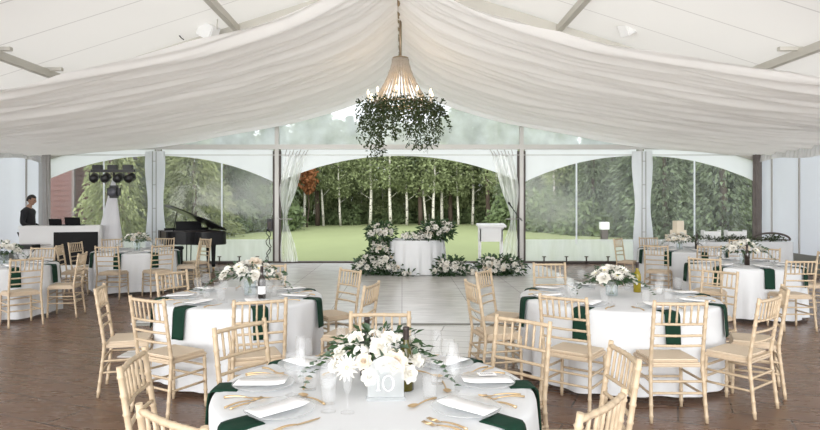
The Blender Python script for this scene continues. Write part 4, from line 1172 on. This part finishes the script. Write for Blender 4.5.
def bush_fn(h, r):
    def fn(rn):
        d = rdir(rn); d.z = abs(d.z); k = rn.uniform(.55, 1.05) * (.85 + .2 * math.sin(d.x * 7 + d.y * 5))
        return Vector((d.x * r * k, d.y * r * k, d.z * h * k)), rdir(rn, .2)
    return fn
def me_trunk(h, r, seed, m, lean=.3):
    rn = random.Random(seed); bm = new(); pts = []; rad = []
    for i in range(9):
        q = i / 8; pts.append((lean * q * rn.uniform(.6, 1) + .08 * math.sin(q * 6 + seed), .08 * math.cos(q * 5), h * q)); rad.append(r * (1.15 - .85 * q))
    pts[0] = (pts[0][0], pts[0][1], -.15); tube(bm, pts, rad, 9)
    if m == 'birch':
        for i in range(7):
            q = .35 + .08 * i; a = i * 2.3; b0 = Vector(pts[min(8, int(q * 8))]); tube(bm, [b0, b0 + Vector((math.cos(a) * 1.0, math.sin(a) * 1.0, .9))], [.035, .012], 5)
    return mesh('trunk', bm, m)
KIND = {
 'grove': [(me_trunk(13.5, .11, 21, 'birch', .3), crown(21, 4200, birch_fn(2.0, 14, 2.0), .34, .11, 'fol1', 'crown')),
           (me_trunk(12.5, .10, 22, 'birch', -.4), crown(22, 3800, birch_fn(1.6, 13, 1.9), .32, .10, 'fol1', 'crown'))],
 'birch': [(me_trunk(13.5, .115, 1, 'birch', .3), crown(1, 1900, birch_fn(4.6, 14, 1.7), .34, .11, 'fol1', 'crown')),
           (me_trunk(12.5, .10, 2, 'birch', -.5), crown(2, 1700, birch_fn(4.0, 13, 1.6), .32, .10, 'fol1', 'crown')),
           (me_trunk(14.5, .135, 3, 'birch', .1), crown(3, 1900, birch_fn(5.2, 15, 1.8), .36, .11, 'fol1', 'crown'))],
 'spruce': [(me_trunk(11, .16, 4, 'trunk', .0), crown(4, 9500, spruce_fn(12, 2.7), .30, .075, 'fol2', 'crown')),
            (me_trunk(9, .14, 5, 'trunk', .0), crown(5, 8000, spruce_fn(9.6, 2.4), .30, .075, 'fol2', 'crown'))],
 'pale': [(me_trunk(7.5, .14, 6, 'trunk', .0), crown(6, 9000, spruce_fn(8.4, 2.9), .27, .07, 'fol5', 'crown'))],
 'bush': [(None, crown(7, 1500, bush_fn(2.4, 1.7), .34, .12, 'fol3', 'crown')), (None, crown(8, 1300, bush_fn(1.7, 1.5), .32, .11, 'fol3', 'crown'))],
 'rust': [(me_trunk(3.4, .05, 9, 'trunk', .0), crown(9, 420, birch_fn(2.6, 5.0, .62), .30, .11, 'fol4', 'crown'))],
 'pine': [(me_trunk(13, .20, 10, 'trunk', .2), crown(10, 2200, birch_fn(6, 14, 1.9), .42, .10, 'fol2', 'crown'))],
}
LB = {'birch': ('birch_tree', 'slim white-trunked birch standing in the woods behind the lawn', 'white-trunked birches'),
      'spruce': ('spruce_tree', 'dark green spruce standing among the trees behind the tent', 'dark spruces'),
      'pale': ('spruce_tree', 'light yellow-green spruce close outside the clear tent wall', 'light spruces'),
      'bush': ('forest_shrub', 'leafy dark green shrub at the edge of the woods', 'woodland shrubs'),
      'rust': ('young_tree', 'small tree with rust-orange leaves at the wood edge by the doorway curtain', None),
      'grove': ('birch_tree', 'leafy birch with low branches in the second row of the woods', 'leafy birches'),
      'pine': ('pine_tree', 'brown-trunked tree standing among the white birches', 'brown-trunked trees')}
cnt = {}
def tree(kind, x, y, sc=1.0, rz=None, fat=1.0):
    rn = random.Random(int(x * 91 + y * 37)); nm, lab, grp = LB[kind]
    k = cnt.get(kind, 0); cnt[kind] = k + 1; tm, cm = KIND[kind][k % len(KIND[kind])]
    t = thing(nm, lab, 'shrub' if kind == 'bush' else 'tree', (x, y, lz(x, y)), rn.uniform(0, 6) if rz is None else rz, grp)
    hs = (.55 if abs(x + .3) < 4.5 and y > 44 else .70) if kind in ('birch', 'pine', 'grove') else 1
    t.scale = (sc * fat * (.85 if hs < 1 else 1), sc * fat * (.85 if hs < 1 else 1), sc * hs)
    if tm: put('trunk', tm, t)
    put('crown', cm, t)
rn = random.Random(77)
# front row of birches at the lawn edge, then deeper rows
for x in (-7.4, -4.6, -2.2, .25, 1.9, 3.1, 5.6, -9.6, 8.6, -12.4, -5.9, -.9, 2.5, 4.3): tree('birch', x + rn.uniform(-.2, .2), 46 + rn.uniform(-1, 2))
for x in (-10.6, -8.3, -6.9, -5.3, -3.4, -1.6, .2, 2.2, 4.4, 6.1, 7.6, 10.4): tree('grove', x, 50 + rn.uniform(-1, 2), .95)
for x in (-6.6, 1.35, 6.6, 3.8): tree('pine', x, 48 + rn.uniform(-1, 1))
for i in range(11): tree('spruce', -21 + 4.2 * i + rn.uniform(-1, 1), 55 + rn.uniform(-1, 2), .72, None, 1.5)
for i in range(9): tree('spruce', -19 + 4.8 * i + rn.uniform(-1, 1), 60 + rn.uniform(-1, 2), .82, None, 1.5)
for i in range(15): tree('bush', -13.5 + 1.9 * i + rn.uniform(-.5, .5), 50.5 + rn.uniform(-1, 2), 1.0)
for i in range(12): tree('bush', -13.5 + 2.4 * i + rn.uniform(-.5, .5), 53 + rn.uniform(-1, 1), 1.4)
tree('rust', -6.75, 44.5)
# left windows
for x, y, s in ((-10.7, 22.8, .8), (-14.6, 32.2, 1.0), (-10.6, 31.5, .85), (-11.8, 34.8, 1.0)): tree('pale', x, y, s, None, .62 if y < 25 else 1)
for x, y, s in ((-17.5, 36, 1.1), (-15.5, 40, 1.2), (-10.8, 38, .95), (-20, 38, 1.2), (-8.6, 41.5, .8), (-12, 45, 1.1), (-24, 35, 1.2)): tree('spruce', x, y, s)
for x, y in ((-10.0, 36.0), (-8.2, 39.0), (-12.3, 36.5)): tree('bush', x, y, 1.2)
# right windows
for x, y, s in ((11.9, 28.0, .85), (14.2, 27.5, 1.0), (16.6, 29.0, 1.05), (12.9, 32.5, 1.0), (15.2, 34.5, 1.15), (18.5, 33.5, 1.15), (10.8, 35, .8), (20.5, 30, .9),
                (9.4, 39.0, .95), (11.8, 40.5, 1.1), (7.6, 42, .8), (14.5, 43, 1.2), (18, 44, 1.3)): tree('spruce', x, y, s)
for x, y in ((8.6, 36.5), (10.0, 33.5), (12.8, 29.5), (15.4, 27), (7.2, 39.5)): tree('bush', x, y, 1.1)
for x, y in ((7.9, 40.5), (9.2, 37.5), (6.6, 43.0)): tree('birch', x, y, .85)
# red shed
t = thing('red_shed', 'dark red shed with horizontal siding outside the left-hand window', 'shed', (-16.1, 26.6, lz(-16.1, 26.6)), 0)
boxo('wall', 'siding', t, -3.3, 3.3, -2.5, 2.5, -.1, 3.9)
bm = new()
for i in range(19): box(bm, -3.34, 3.34, -2.53, 2.53, .02 + .2 * i, .17 + .2 * i)
obj('siding', bm, 'siding', t)
bm = new()
v = [bm.verts.new(p) for p in ((-3.6, -2.8, 3.8), (3.6, -2.8, 3.8), (3.6, 2.8, 3.8), (-3.6, 2.8, 3.8), (-3.6, 0, 5.2), (3.6, 0, 5.2))]
for f in ((0, 1, 5, 4), (2, 3, 4, 5), (0, 4, 3), (1, 2, 5), (0, 3, 2, 1)): bm.faces.new([v[i] for i in f])
obj('roof', bm, 'roofing', t)
boxo('corner_board', 'dark', t, 3.30, 3.40, -2.58, -2.48, 0, 3.8)
# white utility box on a post out on the lawn
t = thing('utility_box', 'white box on a dark pedestal out on the right lawn', 'utility box', (9.3, 28.5, lz(9.3, 28.5))); t.scale = (.72, .72, .85)
boxo('pedestal', 'dark', t, -.20, .20, -.15, .15, -.05, .62); boxo('cabinet', 'white', t, -.27, .27, -.2, .2, .62, 1.02, bev=.02)
